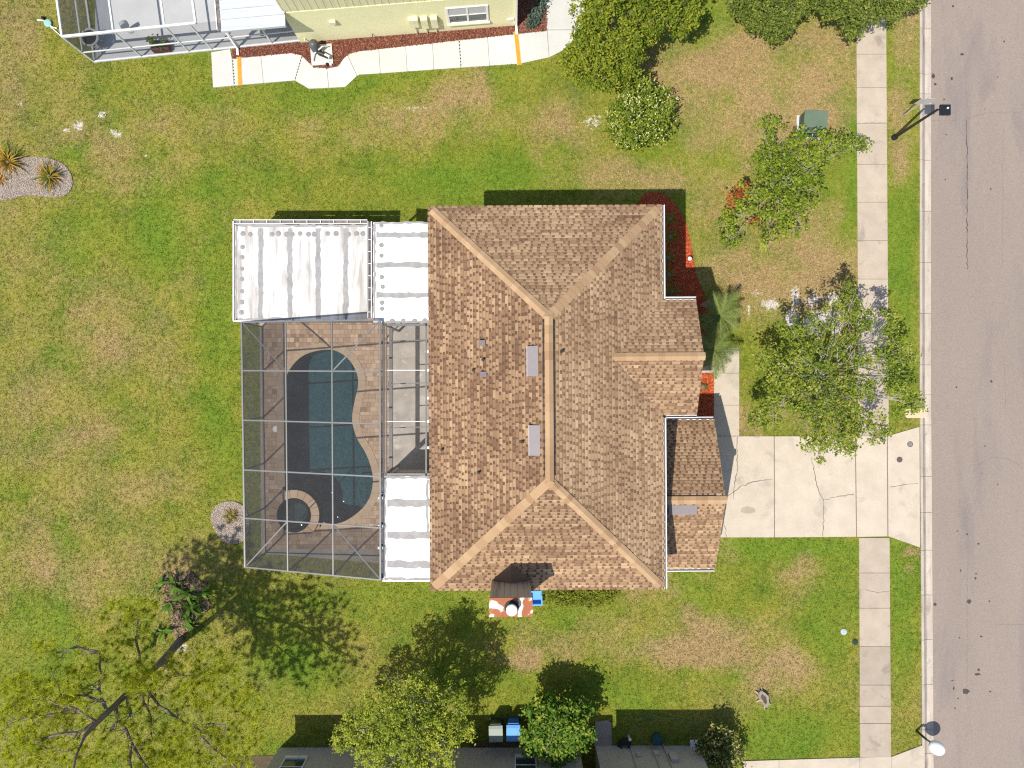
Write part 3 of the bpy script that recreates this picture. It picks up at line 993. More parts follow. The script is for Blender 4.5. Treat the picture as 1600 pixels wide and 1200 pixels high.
# ------------------------------------------------------------------ loose chips
def chips(poly, n, size, z, flat=0.35, asp=1.0):
    poly = np.array(poly)
    X = RNG.uniform(poly[:, 0].min(), poly[:, 0].max(), n * 3)
    Y = RNG.uniform(poly[:, 1].min(), poly[:, 1].max(), n * 3)
    ok = inside(poly, X, Y)
    X, Y = X[ok][:n], Y[ok][:n]
    mb = MB()
    for x, y in zip(X, Y):
        a = random.uniform(0, 2 * PI)
        l, w = size * random.uniform(.6, 1.4), size * asp * random.uniform(.3, .7)
        dx, dy = Vector((math.cos(a), math.sin(a), random.uniform(-flat, flat))) * l, Vector((-math.sin(a), math.cos(a), random.uniform(-flat, flat))) * w
        c = Vector((x, y, z + random.uniform(0, size * .5)))
        mb.face([c - dx, c - dy, c + dx, c + dy], random.random())
    return mb


def bed(name, poly, base_m, chip_m, n, size, label, z=0.02, soft=True, asp=1.0):
    pl = resample_closed(smooth_closed(poly, 4), 0.2) if soft else poly
    o = obj(name, MB().prism(pl, -0.1, z), base_m, kind='stuff')
    o['label'] = label
    c = obj('wood_chips' if 'mulch' in name else 'gravel', chips(pl, n, size, z + 0.012, asp=asp), chip_m, o)
    return o


bed('mulch_bed', red_bed, mulch_base, red_chips, 7000, 0.045, 'bright red mulch bed along the front of the tan-roofed house', soft=False)
bed('mulch_bed', red_bed2, mulch_base, red_chips, 2000, 0.045, 'small square red mulch bed beside the front path', soft=False)
bed('mulch_bed', px_poly([(363, 76), (470, 66), (808, 38), (855, 30), (855, 49), (800, 55), (563, 81), (547, 85), (537, 93), (528, 105), (510, 108), (490, 106), (480, 96), (470, 87), (455, 84), (363, 93)]),
    mulch_brown_base, brown_chips, 9000, 0.035, 'reddish brown mulch strip between yellow wall and white path', z=0.012, soft=False)
bed('mulch_bed', px_poly([(809, 49), (809, -60), (853, -60), (855, 47)]), soil, brown_chips, 2500, 0.05, 'dark planted bed at the corner of the yellow house', z=0.016, soft=False)
bed('gravel_bed', gravel_left, gravel_base, stones, 8000, 0.03, 'pale gravel bed under two spiky plants at the lawn edge')
bed('gravel_bed', gravel_mid, gravel_base, stones, 3500, 0.03, 'round pale gravel ring beside the pool cage')
bed('leaf_litter_bed', debris_poly, soil, debris_m, 3800, 0.11, 'heap of brown leaf litter at the foot of the pine', asp=.28)


# ------------------------------------------------------------------ pool deck, pool, spa
deck = obj('pool_deck', None or bpy.data.meshes.new('pool_deck'), concrete_old, kind='structure')
bm = bmesh.new()
# deck sheet with the pool cut out: bridge the outer rectangle to the pool outline by a fan of quads
pin = offset_poly(hole_poly, 0.06)


def ray_to_poly(poly, c, d):
    best = 1e9
    n = len(poly)
    for i in range(n):
        a, b = np.array(poly[i]), np.array(poly[(i + 1) % n])
        e = b - a
        den = d[0] * e[1] - d[1] * e[0]
        if abs(den) < 1e-9:
            continue
        w = a - c
        t = (w[0] * e[1] - w[1] * e[0]) / den
        s = (w[0] * d[1] - w[1] * d[0]) / den
        if t > 0 and -1e-6 <= s <= 1 + 1e-6:
            best = min(best, t)
    return c + d * best


deck_edge = deck_poly
# outline of deck resampled, holes filled by bmesh triangle_fill
ov = [bm.verts.new((x, y, 0.0)) for x, y in deck_edge]
iv = [bm.verts.new((x, y, 0.0)) for x, y in pin]
eds = [bm.edges.new((ov[i], ov[(i + 1) % len(ov)])) for i in range(len(ov))] + [bm.edges.new((iv[i], iv[(i + 1) % len(iv)])) for i in range(len(iv))]
bmesh.ops.triangle_fill(bm, use_beauty=True, edges=eds)
for f in list(bm.faces):
    c = f.calc_center_median()
    if inside(pin, np.array([c.x]), np.array([c.y]))[0]:
        bm.faces.remove(f)
    elif f.normal.z < 0:
        f.normal_flip()
# skirt
for i in range(len(ov)):
    a, b2 = ov[i], ov[(i + 1) % len(ov)]
    q = [bm.verts.new((a.co.x, a.co.y, -0.15)), bm.verts.new((b2.co.x, b2.co.y, -0.15))]
    bm.faces.new((a, b2, q[1], q[0]))
bm.to_mesh(deck.data)
bm.free()
set_attr(deck.data, 'tone', np.full(len(deck.data.polygons), 0.5), 'FACE')

spa_c = P(461, 804)
SPA_R0, SPA_R1 = 0.83, 1.17
k = CAM_Z / FOC
pav_area = px_poly([(413, 503), (612, 503), (612, 858), (413, 858)])
pool_test = offset_poly(pool_poly, 0.17)
mb = MB()
x0, x1 = pav_area[0][0], pav_area[1][0]
y1, y0 = pav_area[0][1], pav_area[2][1]
y = y0
row = 0
while y < y1 - 0.05:
    hgt = (0.22, 0.16, 0.22)[row % 3]
    x = x0 + random.uniform(-0.2, 0)
    while x < x1:
        w = random.choice((0.16, 0.22, 0.22, 0.32))
        a, b2 = max(x, x0), min(x + w, x1)
        if b2 - a > 0.04:
            mx_, my_ = (a + b2) / 2, y + hgt / 2
            if not inside(pool_test, np.array([mx_]), np.array([my_]))[0] and (mx_ - spa_c.x) ** 2 + (my_ - spa_c.y) ** 2 > (SPA_R1 - .1) ** 2:
                mb.box(a + .004, b2 - .004, y + .004, y + hgt - .004, -0.01, 0.022 + random.uniform(-.002, .002), min(1, max(0, random.gauss(.55, .24))))
        x += w
    y += hgt
    row += 1
pv = obj('pavers', mb, paver_m, deck, kind='stuff', label='tan and brown concrete pavers')
obj('patio_slab', MB().prism(px_poly([(612.5, 352), (692, 352), (692, 881), (612.5, 881)]), -0.05, 0.015), patio_floor, deck)

pool = thing('swimming_pool', 'kidney shaped swimming pool with dark teal water under the screen cage', 'swimming pool', (P(510, 680).x, P(510, 680).y, 0))
WATER_Z = -0.10
mb = MB()
np_ = len(pool_poly)
pc = offset_poly(pool_poly, -0.02)
floor_z = -1.5
for i in range(np_):
    a, b2 = pc[i], pc[(i + 1) % np_]
    mb.face([(a[0], a[1], 0.01), (b2[0], b2[1], 0.01), (b2[0], b2[1], floor_z), (a[0], a[1], floor_z)])
mb.face([(p[0], p[1], floor_z) for p in pc])
obj('basin', mb, plaster, pool, world_co=True)
mb = MB()
mb.face([(p[0], p[1], WATER_Z) for p in pc])
wat = obj('water', mb, water_m, pool, world_co=True)
if wat.data.polygons[0].normal.z < 0:
    wat.data.flip_normals()
sc_ = P(590, 772)
for i, (r, zt) in enumerate(((1.25, -0.9), (0.92, -0.62), (0.6, -0.34))):
    pl = [(sc_.x + r * math.cos(a), sc_.y + r * math.sin(a)) for a in np.linspace(0, 2 * PI, 33)[:-1]]
    st_ = obj('step', MB().prism(pl, floor_z, zt), plaster, pool, world_co=True)
    mb = MB()
    mb.lathe(sc_.x, sc_.y, [(r + .012, zt - .03), (r + .012, zt + .004), (r - .06, zt + .006)], 32)
    mb.f, mb.t = mb.f[:-1], mb.t[:-1]
    mb.v = [(a - pool.location.x, b - pool.location.y, c) for a, b, c in mb.v]
    obj('step_edge', mb, rubber_dark, st_)
inn, out = offset_poly(pool_poly, -0.04), offset_poly(pool_poly, 0.30)
i = 0
while i < np_:
    j = min(i + 2, np_)
    if np_ - j == 1:
        j = np_
    ids = list(range(i, j + 1))
    a = [inn[q % np_] for q in ids]
    b2 = [out[q % np_] for q in ids]
    poly = a + b2[::-1]
    c = np.mean(np.array(poly), axis=0)
    if (c[0] - spa_c.x) ** 2 + (c[1] - spa_c.y) ** 2 > (SPA_R1 + 0.05) ** 2:
        pl = [tuple(c + (np.array(p) - c) * 0.985) for p in poly]
        obj('coping_stone', MB().prism(pl, -0.06, 0.04, random.uniform(.3, .8)), copper_stone, pool, world_co=True)
    i = j
spa = thing('spa', 'round spa with stone rim built into the pool corner', 'spa', (spa_c.x, spa_c.y, 0))
mb = MB()
ang = np.linspace(0, 2 * PI, 41)
SZ = 0.16
for a, b2 in zip(ang[:-1], ang[1:]):
    for r, za, zb, fl in ((SPA_R0, SZ, -0.9, 1), (SPA_R1 - .03, SZ, -1.5, -1)):
        q = [(r * math.cos(a), r * math.sin(a), za), (r * math.cos(b2), r * math.sin(b2), za), (r * math.cos(b2), r * math.sin(b2), zb), (r * math.cos(a), r * math.sin(a), zb)]
        mb.face(q[::fl])
mb.face([(SPA_R0 * math.cos(a), SPA_R0 * math.sin(a), -0.9) for a in ang[:-1]])
mb.lathe(0, 0, [(0.0001, -0.899), (0.45, -0.899), (0.45, -0.45), (SPA_R0 - .001, -0.45)], 32)
obj('shell', mb, spa_plaster, spa)
mb = MB()
mb.face([((SPA_R0 + .005) * math.cos(a), (SPA_R0 + .005) * math.sin(a), 0.05) for a in ang[:-1]])
obj('water', mb, water_m, spa)
for q in range(18):
    a, b2 = 2 * PI * q / 18 + .008, 2 * PI * (q + 1) / 18 - .008
    aa = np.linspace(a, b2, 4)
    pl = [((SPA_R0 - .03) * math.cos(t), (SPA_R0 - .03) * math.sin(t)) for t in aa] + [(SPA_R1 * math.cos(t), SPA_R1 * math.sin(t)) for t in aa[::-1]]
    tan_side = -0.5 < (a if a < PI else a - 2 * PI) < 2.3  # rim stones tan and higher on north and east, paver coloured elsewhere
    obj('rim_stone', MB().prism(pl, SZ - .08, SZ + (.03 if tan_side else .012), random.uniform(.3, .65) if tan_side and q not in (2, 3) else random.uniform(.1, .5)), copper_stone if tan_side and q not in (2, 3) else paver_m, spa)
c = P(431, 670)
sk = thing('skimmer_lid', 'round white skimmer lid set in the pool deck', 'skimmer lid', (c.x, c.y, 0.022))
obj('rim', MB().lathe(0, 0, [(.14, -.01), (.14, .006), (.12, .008)], 18), white_paint, sk)
obj('lid', MB().lathe(0, 0, [(.112, -.01), (.112, .010), (.10, .012)], 18), white_paint, sk)


# ------------------------------------------------------------------ pool cage
cage_x0, cage_x1 = P2(378, 700, 2.5)[0], P2(594, 700, 3.9)[0]
cage = thing('pool_cage', 'grey framed screen cage standing over the swimming pool', 'screen enclosure', ((cage_x0 + cage_x1) / 2, P(0, 690).y, 0))
NW, NE, SE, SW = P(377.5, 503.5, 2.5), P(594, 500, 3.9), P(594.5, 906, 3.9), P(383, 886, 2.5)


def lerp(a, b, t):
    return a + (b - a) * t


def cbar(a, b, w=0.055, h=0.09, mat=alu_bronze, name='beam'):
    return obj(name, MB().bar(a, b, w, h), mat, cage, world_co=True)


def cpt(u, v):  # u: west-east, v: north-south
    return lerp(lerp(NW, NE, u), lerp(SW, SE, u), v)


us = [0, 0.327, 0.662, 1]
vs = [0, 0.198, 0.400, 0.603, 0.800, 1]
for u in us:
    cbar(cpt(u, 0), cpt(u, 1), 0.065 if u in (0, 1) else 0.05)
for v in vs:
    for ua, ub in zip(us[:-1], us[1:]):
        cbar(cpt(ua, v), cpt(ub, v), 0.06, 0.06, name='purlin')
for a, b in (((0, 0), (us[1], vs[1])), ((1, 0), (us[2], vs[1])), ((0.0, vs[4]), (us[1], vs[4])), ((us[2], vs[4]), (1, 1)), ((0, 1), (us[1], vs[4]))):
    if a != (0.0, vs[4]):
        cbar(cpt(*a) + Vector((0, 0, -.04)), cpt(*b) + Vector((0, 0, -.04)), 0.055, 0.05, name='brace')
down = lambda p: Vector((p.x, p.y, 0.0))
for v in vs:
    p = cpt(0, v)
    cbar(p, down(p), 0.06, 0.06, name='post')
for u in us[1:]:
    p = cpt(u, 1)
    cbar(p, down(p), 0.06, 0.06, name='post')
for z in (0.06,):
    a, b = cpt(0, 0), cpt(0, 1)
    cbar(Vector((a.x, a.y, z)), Vector((b.x, b.y, z)), 0.05, 0.06, name='rail')
    c = cpt(1, 1)
    cbar(Vector((b.x, b.y, z)), Vector((c.x, c.y, z)), 0.05, 0.06, name='rail')
# riser frame above the patio roof edge on the east side
for v in vs[1:-1]:
    p = cpt(1, v)
    cbar(p, Vector((p.x, p.y, 3.6)), 0.05, 0.05, name='post')
for ia, (ua, ub) in enumerate(zip(us[:-1], us[1:])):
    for va, vb in zip(vs[:-1], vs[1:]):
        dz = Vector((0, 0, 0.03))
        mb = MB()
        mb.face([cpt(ua, vb) + dz, cpt(ub, vb) + dz, cpt(ub, va) + dz, cpt(ua, va) + dz])
        obj('screen_panel', mb, screen_roof, cage, world_co=True)
for va, vb in zip(vs[:-1], vs[1:]):
    a, b = cpt(0, va), cpt(0, vb)
    mb = MB()
    mb.face([down(a), down(b), b, a])
    obj('screen_panel', mb, screen_wall, cage, world_co=True)
for ua, ub in zip(us[:-1], us[1:]):
    a, b = cpt(ua, 1), cpt(ub, 1)
    mb = MB()
    mb.face([down(a), down(b), b, a])
    obj('screen_panel', mb, screen_wall, cage, world_co=True)
    a, b = cpt(ua, 0), cpt(ub, 0)
    mb = MB()
    mb.face([Vector((a.x, a.y, 2.50)), a, b, Vector((b.x, b.y, 2.50))])
    obj('screen_panel', mb, screen_wall, cage, world_co=True)


# ------------------------------------------------------------------ patio roofs
def wavy_strip(a, b, w, z, seg=0.18):
    """A painted-on sealant strip with uneven edges, from a to b (xy)."""
    a, b = Vector((*a, z)), Vector((*b, z))
    d = b - a
    n = max(3, int(d.length / seg))
    s = Vector((-d.y, d.x, 0)).normalized()
    mb = MB()
    prev = None
    for k in range(n + 1):
        p = a + d * (k / n)
        q = (p + s * (w / 2 + random.uniform(-.035, .035)), p - s * (w / 2 + random.uniform(-.035, .035)))
        if prev:
            mb.face([prev[0], prev[1], q[1], q[0]], random.random())
        prev = q
    return mb


PZ = 2.50


def patio_roof(label, x0, x1, y0, y1, seams, vertical, mat, patches, z=PZ, strip_w=0.20, edge=None):
    """Flat insulated-panel roof; px box at height z; seams in px."""
    c = P((x0 + x1) / 2, (y0 + y1) / 2, z)
    t = thing('patio_roof', label, 'patio roof', (c.x, c.y, 0), 0, 'white panel roofs over the patio')
    cuts = [x0] + list(seams) + [x1] if vertical else [y0] + list(seams) + [y1]
    for a, b in zip(cuts[:-1], cuts[1:]):
        pa, pb = (P(a, y0, z), P(b, y1, z)) if vertical else (P(x0, a, z), P(x1, b, z))
        o = obj('roof_panel', MB().box(pa.x + .004, pb.x - .004, pb.y + .004, pa.y - .004, z - .08, z), mat, t, world_co=True)
    for s in seams:
        if vertical:
            a, b = P2(s, y0 + 6, z), P2(s, y1 - 3, z)
        else:
            a, b = P2(x0 + 5, s, z), P2(x1 - 1, s, z)
        obj('seam_strip', wavy_strip(a, b, strip_w, z + .006), seal_grey, t, world_co=True)
    for (px, py) in patches:
        q = P(px, py, z)
        mb = MB()
        rr = random.uniform(.085, .115)
        mb.lathe(q.x, q.y, [(rr * 1.1, z + .002), (rr, z + .009), (rr * .5, z + .013)], 11, random.random())
        obj('sealant_patch', mb, patch_grey, t, world_co=True)
    for (a, b) in (edge or []):
        obj('sealant_band', wavy_strip(P2(*a, z), P2(*b, z), 0.09, z + .005), seal_grey, t, world_co=True)
    return t


def roof_gutter(t, a, b, z, w=0.15, n=10, mat=white_paint):
    """Open white gutter with dark bottom and cross straps."""
    a, b = P(*a, z), P(*b, z)
    d = (b - a).normalized()
    s = Vector((-d.y, d.x, 0))
    mb = MB()
    for o_ in (-1, 1):
        mb.bar(a + s * (o_ * w / 2), b + s * (o_ * w / 2), 0.022, 0.10)
    obj('gutter', mb, mat, t, world_co=True)
    obj('gutter_bottom', MB().bar(a - Vector((0, 0, .045)), b - Vector((0, 0, .045)), w - .03, .01), gutter_dark, t, world_co=True)
    for k in range(n):
        p = a + (b - a) * ((k + .5) / n)
        obj('gutter_strap', MB().bar(p - s * (w / 2), p + s * (w / 2), .02, .03).bar(p - s * (w / 2), p + s * (w / 2), .02, .03) if False else MB().bar(p - s * (w / 2) + Vector((0, 0, .03)), p + s * (w / 2) + Vector((0, 0, .03)), .022, .02), mat, t, world_co=True)


t1 = patio_roof('dirty white panel roof over the patio corner, five panels with vertical seams', 367, 573.5, 351, 501, [407, 453, 497, 540], True, roof_dirty,
                [(379.5, 365), (391, 366), (425, 366), (435, 365), (448, 366), (457, 366), (469, 365), (482, 366), (491, 366), (512, 365), (525, 365), (545, 366), (557, 365), (567, 365),
                 (379, 386), (378.5, 402), (378, 420), (378, 436), (378, 455), (378, 472), (377.5, 488)],
                edge=[((369, 352.5), (572, 352.5)), ((369, 352), (369, 500)), ((369, 499.5), (460, 498))])
roof_gutter(t1, (365, 346.5), (574, 346.5), PZ + .0, n=10)
obj('fascia', MB().bar(P(365.5, 346, PZ - .06), P(365.5, 502, PZ - .06), .05, .16), white_paint, t1, world_co=True)
obj('fascia', MB().bar(P(365.5, 502, PZ - .06), P(574, 502, PZ - .06), .05, .16), white_paint, t1, world_co=True)
for q in ((368, 349), (470, 349), (570, 349), (368, 499)):
    p = P(*q, PZ - .1)
    obj('post', MB().bar(Vector((p.x, p.y, 0)), p, .08, .08), white_paint, t1, world_co=True)
PH = 3.7
t2 = patio_roof('bright white roof between the five-panel roof and the tan shingle roof', 583, 690, 347, 504, [367, 414, 461], False, roof_white,
                [(596, 352.5), (596, 383), (596, 399.5), (596.5, 433), (598, 448), (597, 473), (597, 482.5), (613, 502), (630, 501), (648, 502), (664, 501.5)], strip_w=0.21, z=PH,
                edge=[((584, 348.5), (688, 348.5)), ((585, 350), (585, 500)), ((600, 503), (688, 503))])
roof_gutter(t2, (578, 346), (578, 497), PH, n=8)
for q in ((585, 349), (586, 500)):
    p = P(*q, PH - .1)
    obj('post', MB().bar(Vector((p.x, p.y, 0)), p, .08, .08), white_paint, t2, world_co=True)
t3 = patio_roof('white panel roof at the south end of the patio beside the cage', 600, 692, 744, 906, [786, 836, 882], False, roof_white, [], strip_w=0.29, z=PH,
                edge=[((601, 746), (690, 746)), ((601.5, 746), (601.5, 905)), ((601, 904.5), (690, 904.5)), ((668, 750), (668, 830))])
roof_gutter(t3, (596.5, 744), (596.5, 906), PH - .02, n=3)
obj('fascia', MB().bar(P(598, 907, PH - .05), P(692, 907, PH - .05), .05, .14), white_paint, t3, world_co=True)
for q in ((601, 747), (601, 903)):
    p = P(*q, PH - .1)
    obj('post', MB().bar(Vector((p.x, p.y, 0)), p, .08, .08), white_paint, t3, world_co=True)
for yy in (778, 822, 856):
    p = P(594, yy, PH + .1)
    obj('bracket', MB().box(p.x - .09, p.x + .12, p.y - .05, p.y + .05, PH + .02, PH + .14), white_paint, t3, world_co=True)
# open screened bay between the two white roofs
c = P(634, 625, PH)
bay = thing('screen_roof_bay', 'open screened bay over the concrete patio between the white roofs', 'screen roof', (c.x, c.y, 0))
for x, w in ((599.5, .08), (603.5, .04), (666, .06)):
    obj('beam', MB().bar(P(x, 505, PH), P(x, 743, PH), w, .12), alu_bronze, bay, world_co=True)
for y in (507.5, 741):
    obj('beam', MB().bar(P(600, y, PH), P(690, y, PH), .09, .12), alu_bronze, bay, world_co=True)
for y in (549.5, 578.5, 622, 658.5, 699.5):
    obj('purlin', MB().bar(P(602, y, PH), P(666, y, PH), .03, .05) if y in (578.5, 658.5) else MB().bar(P(664, y, PH), P(676, y, PH), .03, .05), alu_white, bay, world_co=True)
    p = P(670, y, PH + .02)
    obj('bracket', MB().box(p.x - .10, p.x + .10, p.y - .05, p.y + .05, PH - .03, PH + .06), white_paint, bay, world_co=True)
for x in (642 + 22,):
    pass
yb = [507.5, 578.5, 658.5, 741]
for a, b in zip(yb[:-1], yb[1:]):
    mb = MB()
    mb.face([P(602, b, PH - .04), P(666, b, PH - .04), P(666, a, PH - .04), P(602, a, PH - .04)])
    obj('screen_panel', mb, screen_light, bay, world_co=True)
for y in (507, 742):
    p = P(601, y, PH)
    obj('post', MB().bar(Vector((p.x, p.y, 0)), p, .08, .08), alu_bronze, bay, world_co=True)
a_, b_ = P(601, 507, PH), P(601, 742, PH)
obj('header', MB().bar(Vector((a_.x, a_.y, 2.15)), Vector((b_.x, b_.y, 2.15)), .14, .16), alu_bronze, bay, world_co=True)
for y in (530, 600, 672):
    p, q = P(601, y, PH), P(690, y - 3, PH)
    obj('rafter', MB().bar(Vector((p.x, p.y, 2.3)), Vector((q.x, q.y, 2.35)), .04, .05), alu_bronze, bay, world_co=True)


pa, pb_ = P(601, 744, 2.4), P(692, 744, 2.4)
pw = obj('shade_caster_wall', MB().box(pa.x, pb_.x, pa.y - .15, pa.y, -.05, 2.4), stucco_cream)  # unseen wall, added to throw shade on the south end of the bay floor
tag(pw, 'cream wall added under the south patio roof to cast shade', 'wall')


# ------------------------------------------------------------------ shingle roofs
def clip_poly(poly, a, b):
    """Sutherland-Hodgman against the half plane left of a->b (2D)."""
    out = []
    n = len(poly)
    side = lambda p: (b[0] - a[0]) * (p[1] - a[1]) - (b[1] - a[1]) * (p[0] - a[0])
    for i in range(n):
        p, q = poly[i], poly[(i + 1) % n]
        sp, sq = side(p), side(q)
        if sp >= 0:
            out.append(p)
        if (sp >= 0) != (sq >= 0):
            t = sp / (sp - sq)
            out.append((p[0] + (q[0] - p[0]) * t, p[1] + (q[1] - p[1]) * t))
    return out


def shingle_plane(mb, corners, seed, dark=0.0, expo=0.137):
    """corners: eave start, eave end, then the rest counter-clockwise seen from above (3D, planar)."""
    rnd = random.Random(seed)
    A, B_ = Vector(corners[0]), Vector(corners[1])
    e = (B_ - A).normalized()
    nrm = e.cross(Vector(corners[2]) - A).normalized()
    s = nrm.cross(e).normalized()
    pts = [((Vector(c) - A).dot(e), (Vector(c) - A).dot(s)) for c in corners]
    mb.face([Vector(c) - nrm * 0.012 for c in corners], 0.25)
    x0, x1 = min(p[0] for p in pts), max(p[0] for p in pts)
    ymax = max(p[1] for p in pts)

    def put(poly, h0, h1, tone):
        for i in range(len(pts)):
            poly = clip_poly(poly, pts[i], pts[(i + 1) % len(pts)])
            if len(poly) < 3:
                return
        yl = min(p[1] for p in poly)
        yh = max(p[1] for p in poly)
        if yh - yl < .004:
            return
        top = []
        for (x, y) in poly:
            t = (y - yl) / max(expo, 1e-6)
            top.append(A + e * x + s * y + nrm * (h0 + (h1 - h0) * min(1, t)))
        mb.face(top, tone)
        low = [p for p in poly if p[1] < yl + .002]
        if len(low) >= 2:
            xa, xb = min(p[0] for p in low), max(p[0] for p in low)
            mb.face([A + e * xa + s * yl, A + e * xb + s * yl, A + e * xb + s * yl + nrm * h0, A + e * xa + s * yl + nrm * h0], tone * .6)

    r = 0
    y = 0.0
    phase = rnd.uniform(0, 5)
    while y < ymax:
        # dark backing course, seen only through the notches
        x = x0 - rnd.uniform(0, .3)
        while x < x1:
            w = rnd.uniform(.3, .7)
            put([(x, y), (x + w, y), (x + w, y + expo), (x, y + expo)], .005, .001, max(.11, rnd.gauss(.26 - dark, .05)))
            x += w
        # laminated tabs: upper half runs through, lower half is notched
        x = x0 - rnd.uniform(0, .3)
        mood = .60
        while x < x1:
            w = rnd.choice((.13, .16, .18, .20, .24, .30))
            g_ = rnd.choice((.06, .08, .10, .11, .13))
            mood = .72 * mood + .28 * rnd.gauss(.64, .24)
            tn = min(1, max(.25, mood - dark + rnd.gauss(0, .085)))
            put([(x, y - .004), (x + w, y - .004), (x + w, y + expo - .020), (x, y + expo - .020)], .022, .009, tn)
            put([(x + w, y + .07), (x + w + g_, y + .07), (x + w + g_, y + expo - .020), (x + w, y + expo - .020)], .012, .008, max(.2, tn - .10))
            x += w + g_
        y += expo
        r += 1


def cap_mesh(dirv, n1, n2, ln, wid, tone, lift):
    """One folded cap shingle: spine along dirv, wings falling onto the two roof planes with normals n1 and n2."""
    d = Vector(dirv).normalized()
    mb = MB()
    for n, sg in ((n1, 1), (n2, -1)):
        n = Vector(n)
        w = d.cross(n).normalized() * sg
        if w.z > 0:
            w = -w
        up = Vector((0, 0, 1))
        a0, a1 = up * (lift + .052), d * ln + up * (lift + .038)
        q = [a0, a1, a1 + w * wid, a0 + w * wid]
        fc = (q[1] - q[0]).cross(q[2] - q[0])
        if fc.z < 0:
            q = q[::-1]
        mb.face(q, tone)
        mb.face([a0, a0 + w * wid, a0 + w * wid - up * (.045 + lift), a0 - up * (.045 + lift)], tone * .7)
        mb.face([a0 + w * wid, a1 + w * wid, a1 + w * wid - up * (.035 + lift), a0 + w * wid - up * (.045 + lift)], tone * .7)
    return mb.mesh('ridge_cap')


def cap_row(parent, a, b, n1, n2, wid=.165, ln=.30, expo=.235, lift=0.0, name='ridge_cap'):
    a, b = Vector(a), Vector(b)
    d = (b - a).normalized()
    meshes = [cap_mesh(d, n1, n2, ln, wid, t, lift) for t in (.35, .55, .68, .8, .95)]
    for me_ in meshes:
        me_.materials.append(capstone)
    L_ = (b - a).length
    n = int(L_ / expo)
    for k in range(1 if a.z < b.z - .5 else 0, n):
        o = bpy.data.objects.new(name, random.choices(meshes, (1, 2, 3, 3, 2))[0])
        COL.objects.link(o)
        o.parent = parent
        o.location = a + d * (L_ * k / n)


HC = Vector((1.337, -0.535, 0))
HR = 0.0065
house = thing('house', 'two storey house with tan and brown shingle hip roof beside the pool', 'house', HC, HR)
HW, HL, ZE, ZR = 4.59, 7.54, 5.1, 7.50
RY = HL - HW
pN, pS = Vector((0, RY, ZR)), Vector((0, -RY, ZR))
cNW, cNE, cSE, cSW = Vector((-HW, HL, ZE)), Vector((HW, HL, ZE)), Vector((HW, -HL, ZE)), Vector((-HW, -HL, ZE))
# walls
IN = 0.42
mb = MB().box(-HW + IN, HW - IN, -HL + IN, HL - IN, -.1, ZE - .02)
obj('wall', mb, stucco_cream, house)
PX1, PYN, PYS = 5.91, 3.80, -0.71
PYM = (PYN + PYS) / 2
PITCH = .49
PZR = ZE + PITCH * (PYN - PYM)
mb = MB().box(HW - IN + .002, PX1 - .3, PYS + .35, PYN - .35, -.1, ZE - .03)
mb.face([(PX1 - .3, PYS + .35, ZE - .03), (PX1 - .3, PYN - .35, ZE - .03), (PX1 - .3, PYM, PZR - .25)])
obj('wall', mb, stucco_cream, house)
GX1_, GYN, GYS, GZE, GZR = 7.34, -1.03, -7.43, 2.5, 4.05
GYM = (GYN + GYS) / 2
mb = MB().box(HW - IN + .002, GX1_ - .25, GYS + .35, GYN - .35, -.1, GZE - .03)
mb.face([(GX1_ - .25, GYS + .35, GZE - .03), (GX1_ - .25, GYN - .35, GZE - .03), (GX1_ - .25, GYM, GZR - .2)])
obj('wall', mb, stucco_cream, house)
gd = obj('garage_door', MB().box(GX1_ - .25, GX1_ - .21, GYM - 2.4, GYM + 2.4, 0, 2.15), white_paint, house)
for k in range(4):
    obj('door_panel', MB().box(GX1_ - .209, GX1_ - .195, GYM - 2.35, GYM + 2.35, .04 + k * .53, .53 + k * .53), white_paint, gd)

# roof slabs and fascia
mb = MB()
for poly in ((cNW, cNE, cSE, cSW),):
    mb.face([p - Vector((0, 0, .02)) for p in poly][::1], .3)
for a, b in ((cNW, cNE), (cNE, cSE), (cSE, cSW), (cSW, cNW)):
    mb.face([a - Vector((0, 0, .20)), b - Vector((0, 0, .20)), b - Vector((0, 0, .004)), a - Vector((0, 0, .004))][::-1], .5)
fm = plain('fascia_brown', (0.36, 0.26, 0.17), None, 4, 0.7)
obj('fascia', mb, fm, house)

roof = MB()
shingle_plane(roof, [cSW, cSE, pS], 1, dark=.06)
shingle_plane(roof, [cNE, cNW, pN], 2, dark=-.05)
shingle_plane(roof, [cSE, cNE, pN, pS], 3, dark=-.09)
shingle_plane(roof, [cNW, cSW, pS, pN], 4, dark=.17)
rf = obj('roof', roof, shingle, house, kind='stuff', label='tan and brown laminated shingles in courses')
# front bump-out gable roof
xv = HW - (PZR - ZE) / ((ZR - ZE) / HW)
pr = MB()
R0, R1 = Vector((xv, PYM, PZR)), Vector((PX1, PYM, PZR))
shingle_plane(pr, [Vector((PX1, PYN, ZE)), Vector((HW, PYN, ZE)), R0, R1], 5, dark=-.05)
shingle_plane(pr, [Vector((HW, PYS, ZE)), Vector((PX1, PYS, ZE)), R1, R0], 6, dark=.03)
obj('roof', pr, shingle, house, kind='stuff', label='small gable roof over the front bump-out')
mb = MB()
mb.bar(Vector((PX1 - .01, PYN, ZE - .09)), Vector((PX1 - .01, PYM, PZR - .09)), .03, .15).bar(Vector((PX1 - .01, PYS, ZE - .09)), Vector((PX1 - .01, PYM, PZR - .09)), .03, .15)
obj('fascia', mb, fm, house)
